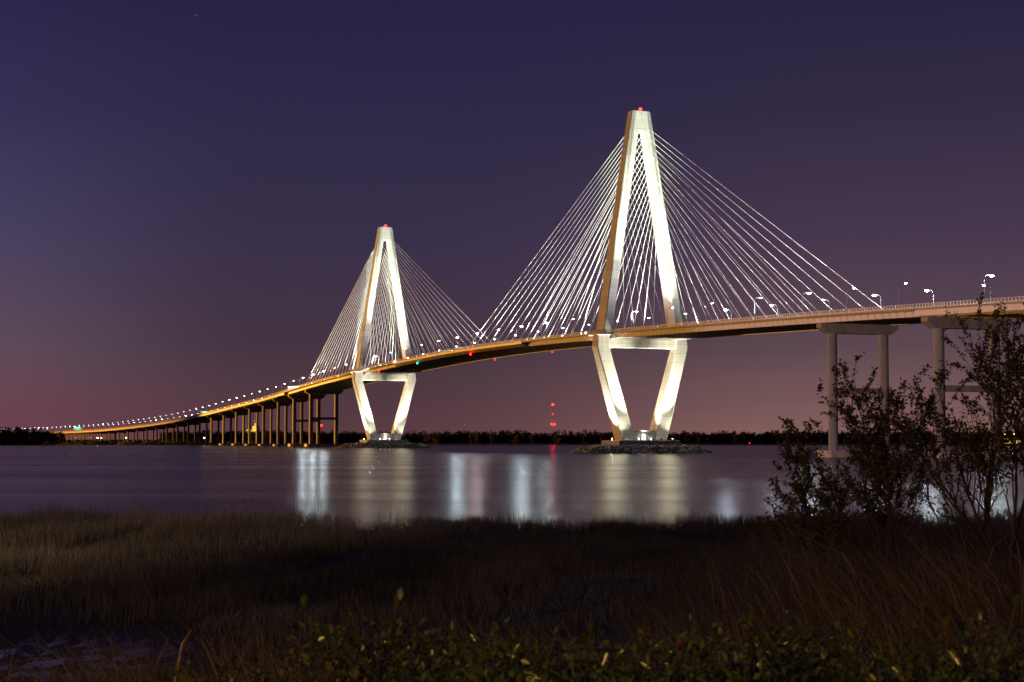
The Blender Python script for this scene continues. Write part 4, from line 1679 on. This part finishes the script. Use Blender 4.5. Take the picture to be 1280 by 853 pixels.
LM = [leafm('hedge_leaf_a', (.07, .10, .022), (.03, .05, .012)), leafm('hedge_leaf_b', (.11, .12, .03), (.05, .06, .015)), M_rleaf]
LME = []
for m in LM:
    c = lf.copy(); c.name = 'leaf'; c.materials.append(m); c.polygons.foreach_set('use_smooth', [True] * 6); LME.append(c)
bpy.data.meshes.remove(lf)
hedge_spots = []
for i in range(17):
    u = -0.205 + .56 * i / 16.0
    Y = 9.6 + rnd.uniform(-.7, .7)
    top_v = 803 - 40 * rnd.random() ** 1.5 if u > -.1 else 846 - 50 * (u + .205) / .105 * .6 * rnd.random()
    hedge_spots.append((u, Y, top_v))
side_words = ['over the wet mud', 'left of the water gleam', 'under the marsh grass']
for i, (u, Y, top_v) in enumerate(hedge_spots):
    x0 = u * Y
    z0 = float(ground(np.array(x0), np.array(Y))) - .03
    ztop = ray(640 + u * 1957, top_v, Y)[2]
    hgt = max(ztop - z0, .35)
    root = empty('hedge_shrub', (x0, Y, z0), 'low dark green broad-leaved shrub of the hedge along the bank top', 'shrub', 'hedge shrubs along the bank top')
    r_ = random.Random(100 + i)
    tips = []
    for k in range(9):
        m_ = MB()
        p = Vector((x0 + r_.uniform(-.08, .08), Y + r_.uniform(-.12, .12), z0))
        d = Vector((r_.gauss(0, .32), r_.gauss(0, .32), 1)).normalized()
        L = hgt * r_.uniform(.6, 1.12) * (1.32 if (k == 0 and r_.random() < .45) else 1)
        pts = [p.copy()]
        n = 7
        for q in range(n):
            d = (d + Vector((r_.gauss(0, .1), r_.gauss(0, .1), .02))).normalized()
            p = p + d * L / n
            pts.append(p.copy())
            if q >= 1:
                for _ in range(3 if q < n - 2 else 5):
                    tips.append((p + d * r_.uniform(-.05, .05), (d * .7 + Vector((r_.gauss(0, .7), r_.gauss(0, .7), r_.gauss(.25, .4)))).normalized()))
        m_.tube(pts, [.009 - .005 * q / n for q in range(n + 1)], 4)
        m_.build('stem', M_bark, root)
    for k in range(3):                      # dead twigs without leaves
        p = Vector((x0 + r_.uniform(-.15, .15), Y + r_.uniform(-.15, .1), z0))
        d = Vector((r_.gauss(0, .4), r_.gauss(0, .3), 1)).normalized()
        pts = [p.copy()]
        for q in range(6):
            d = (d + Vector((r_.gauss(0, .2), r_.gauss(0, .2), 0))).normalized()
            p = p + d * hgt * r_.uniform(.16, .22)
            pts.append(p.copy())
        MB().tube(pts, [.006, .005, .0045, .004, .0035, .003, .002], 4).build('dead_twig', M_bark, root)
    tips.sort(key=lambda a: -a[0].z)
    for q, (p, d) in enumerate(tips[:90]):
        o = bpy.data.objects.new('leaf', LME[2 if r_.random() < .015 else (0 if r_.random() < .6 else 1)])
        o.location = p - Vector(ORG[root.name])
        sc = r_.uniform(.035, .062) if r_.random() < .5 else r_.uniform(.06, .095)
        o.scale = (sc, sc, sc)
        o.rotation_mode = 'QUATERNION'
        o.rotation_quaternion = d.to_track_quat('X', 'Z')
        o.parent = root
        C.objects.link(o)
    # inner leaf mass
    n = 900
    c = np.c_[rng.normal(x0, .24, n), rng.normal(Y, .3, n), z0 + hgt * rng.random(n) ** .7 * .93]
    V, F = leaf_mesh(c, rng.normal(0, 1, (n, 3)) + np.array([0, 0, .3]), rng.uniform(.04, .08, n), rng.uniform(.02, .04, n), rng.normal(0, .5, (n, 3)) + np.array([0, 0, 1.]))
    npmesh('foliage', V, F, M_hleaf, root, kind='stuff', tint=np.repeat(rng.random(n), 4))


# dry stalk that catches the lamp
x0, y0 = -2.42, 11.6
zt = ray(242, 784, y0)[2]
z0 = float(ground(np.array(x0), np.array(y0))) - .03
st_ = empty('dry_stalk', (x0, y0, z0), 'single bent dry grass stalk lit orange beside the wet mud', 'grass stalk')
m_ = MB(); m_.tube([(x0 - .1, y0, z0), (x0 - .06, y0, z0 + (zt - z0) * .5), (x0, y0, zt - .12), (x0 + .07, y0, zt - .02)], [.008, .007, .006, .003], 5); m_.build('culm', mat('dry_straw', (.42, .30, .14), .6, var=.2, vscale=20), st_)
m_ = MB(); m_.add([(x0 - .03, y0, zt - .25), (x0 - .02, y0 - .012, zt - .2), (x0 + .1, y0, zt - .01), (x0 + .02, y0 + .01, zt - .13)], [(0, 1, 2, 3)]); m_.build('leaf_blade', bpy.data.materials['dry_straw'], st_)


# sodium street lamps on the path behind the camera (left: hedge; right: added to light the shrubs)
def unseen_path_lamp(x, y, h, power, label, tgt, cone):
    z0 = float(ground(np.array(x), np.array(y)))
    r = empty('unseen_path_lamp', (x, y, z0), label, 'street lamp', 'lamps on the path behind the bank')
    m_ = MB(); m_.tube([(x, y, z0 - .1), (x, y, z0 + h)], [.09, .06], 8); m_.build('post', M_dark, r)
    m_ = MB(); m_.loft([[(x + q * math.cos(2 * math.pi * k / 8), y + q * math.sin(2 * math.pi * k / 8), z0 + h + zz) for k in range(8)] for zz, q in ((.002, .1), (.3, .22), (.5, .2), (.62, .05))]); m_.build('lantern', E_sod, r)
    light('lantern_light', 'SPOT', (x, y + .3, z0 + h + .2), power, (1, .52, .13), tgt, .15, cone, .6, r)


unseen_path_lamp(-9.0, -9.0, 5.0, 6500, 'post-top sodium lamp on the path at the left', (0, 12, 5), 80)
unseen_path_lamp(12.0, -10.0, 5.0, 650, 'unseen post-top sodium lamp added at the right to light the shrubs', (4, 16, 5), 80)  # added out of view to light shrubs and bank grass


def added_marsh_flood():  # unseen floodlight added to brighten the marsh grass
    x, y, h = -44.0, 2.0, 11.0
    z0 = float(ground(np.array(x), np.array(y)))
    r = empty('added_marsh_floodlight', (x, y, z0), 'unseen tall post with a warm floodlight added to light the marsh', 'floodlight')
    m_ = MB(); m_.tube([(x, y, z0 - .2), (x, y, z0 + h)], [.14, .1], 8); m_.build('post', M_dark, r)
    m_ = MB(); m_.box(x - .35, x + .35, y - .25, y + .2, z0 + h + .003, z0 + h + .5); hd = m_.build('housing', M_dark, r)
    m_ = MB(); m_.box(x - .3, x + .3, y + .202, y + .24, z0 + h + .05, z0 + h + .45); m_.build('lens', E_sod, hd)
    light('marsh_fill_beam', 'SPOT', (x, y + .7, z0 + h + .25), 85000, (1, .74, .56), (-36, 118, 1.5), .3, 40, 1.0, r)
    light('marsh_fill_beam', 'SPOT', (x, y + .7, z0 + h + .25), 5500, (1, .80, .58), (2, 80, 1.0), .3, 90, 1.0, r)


added_marsh_flood()
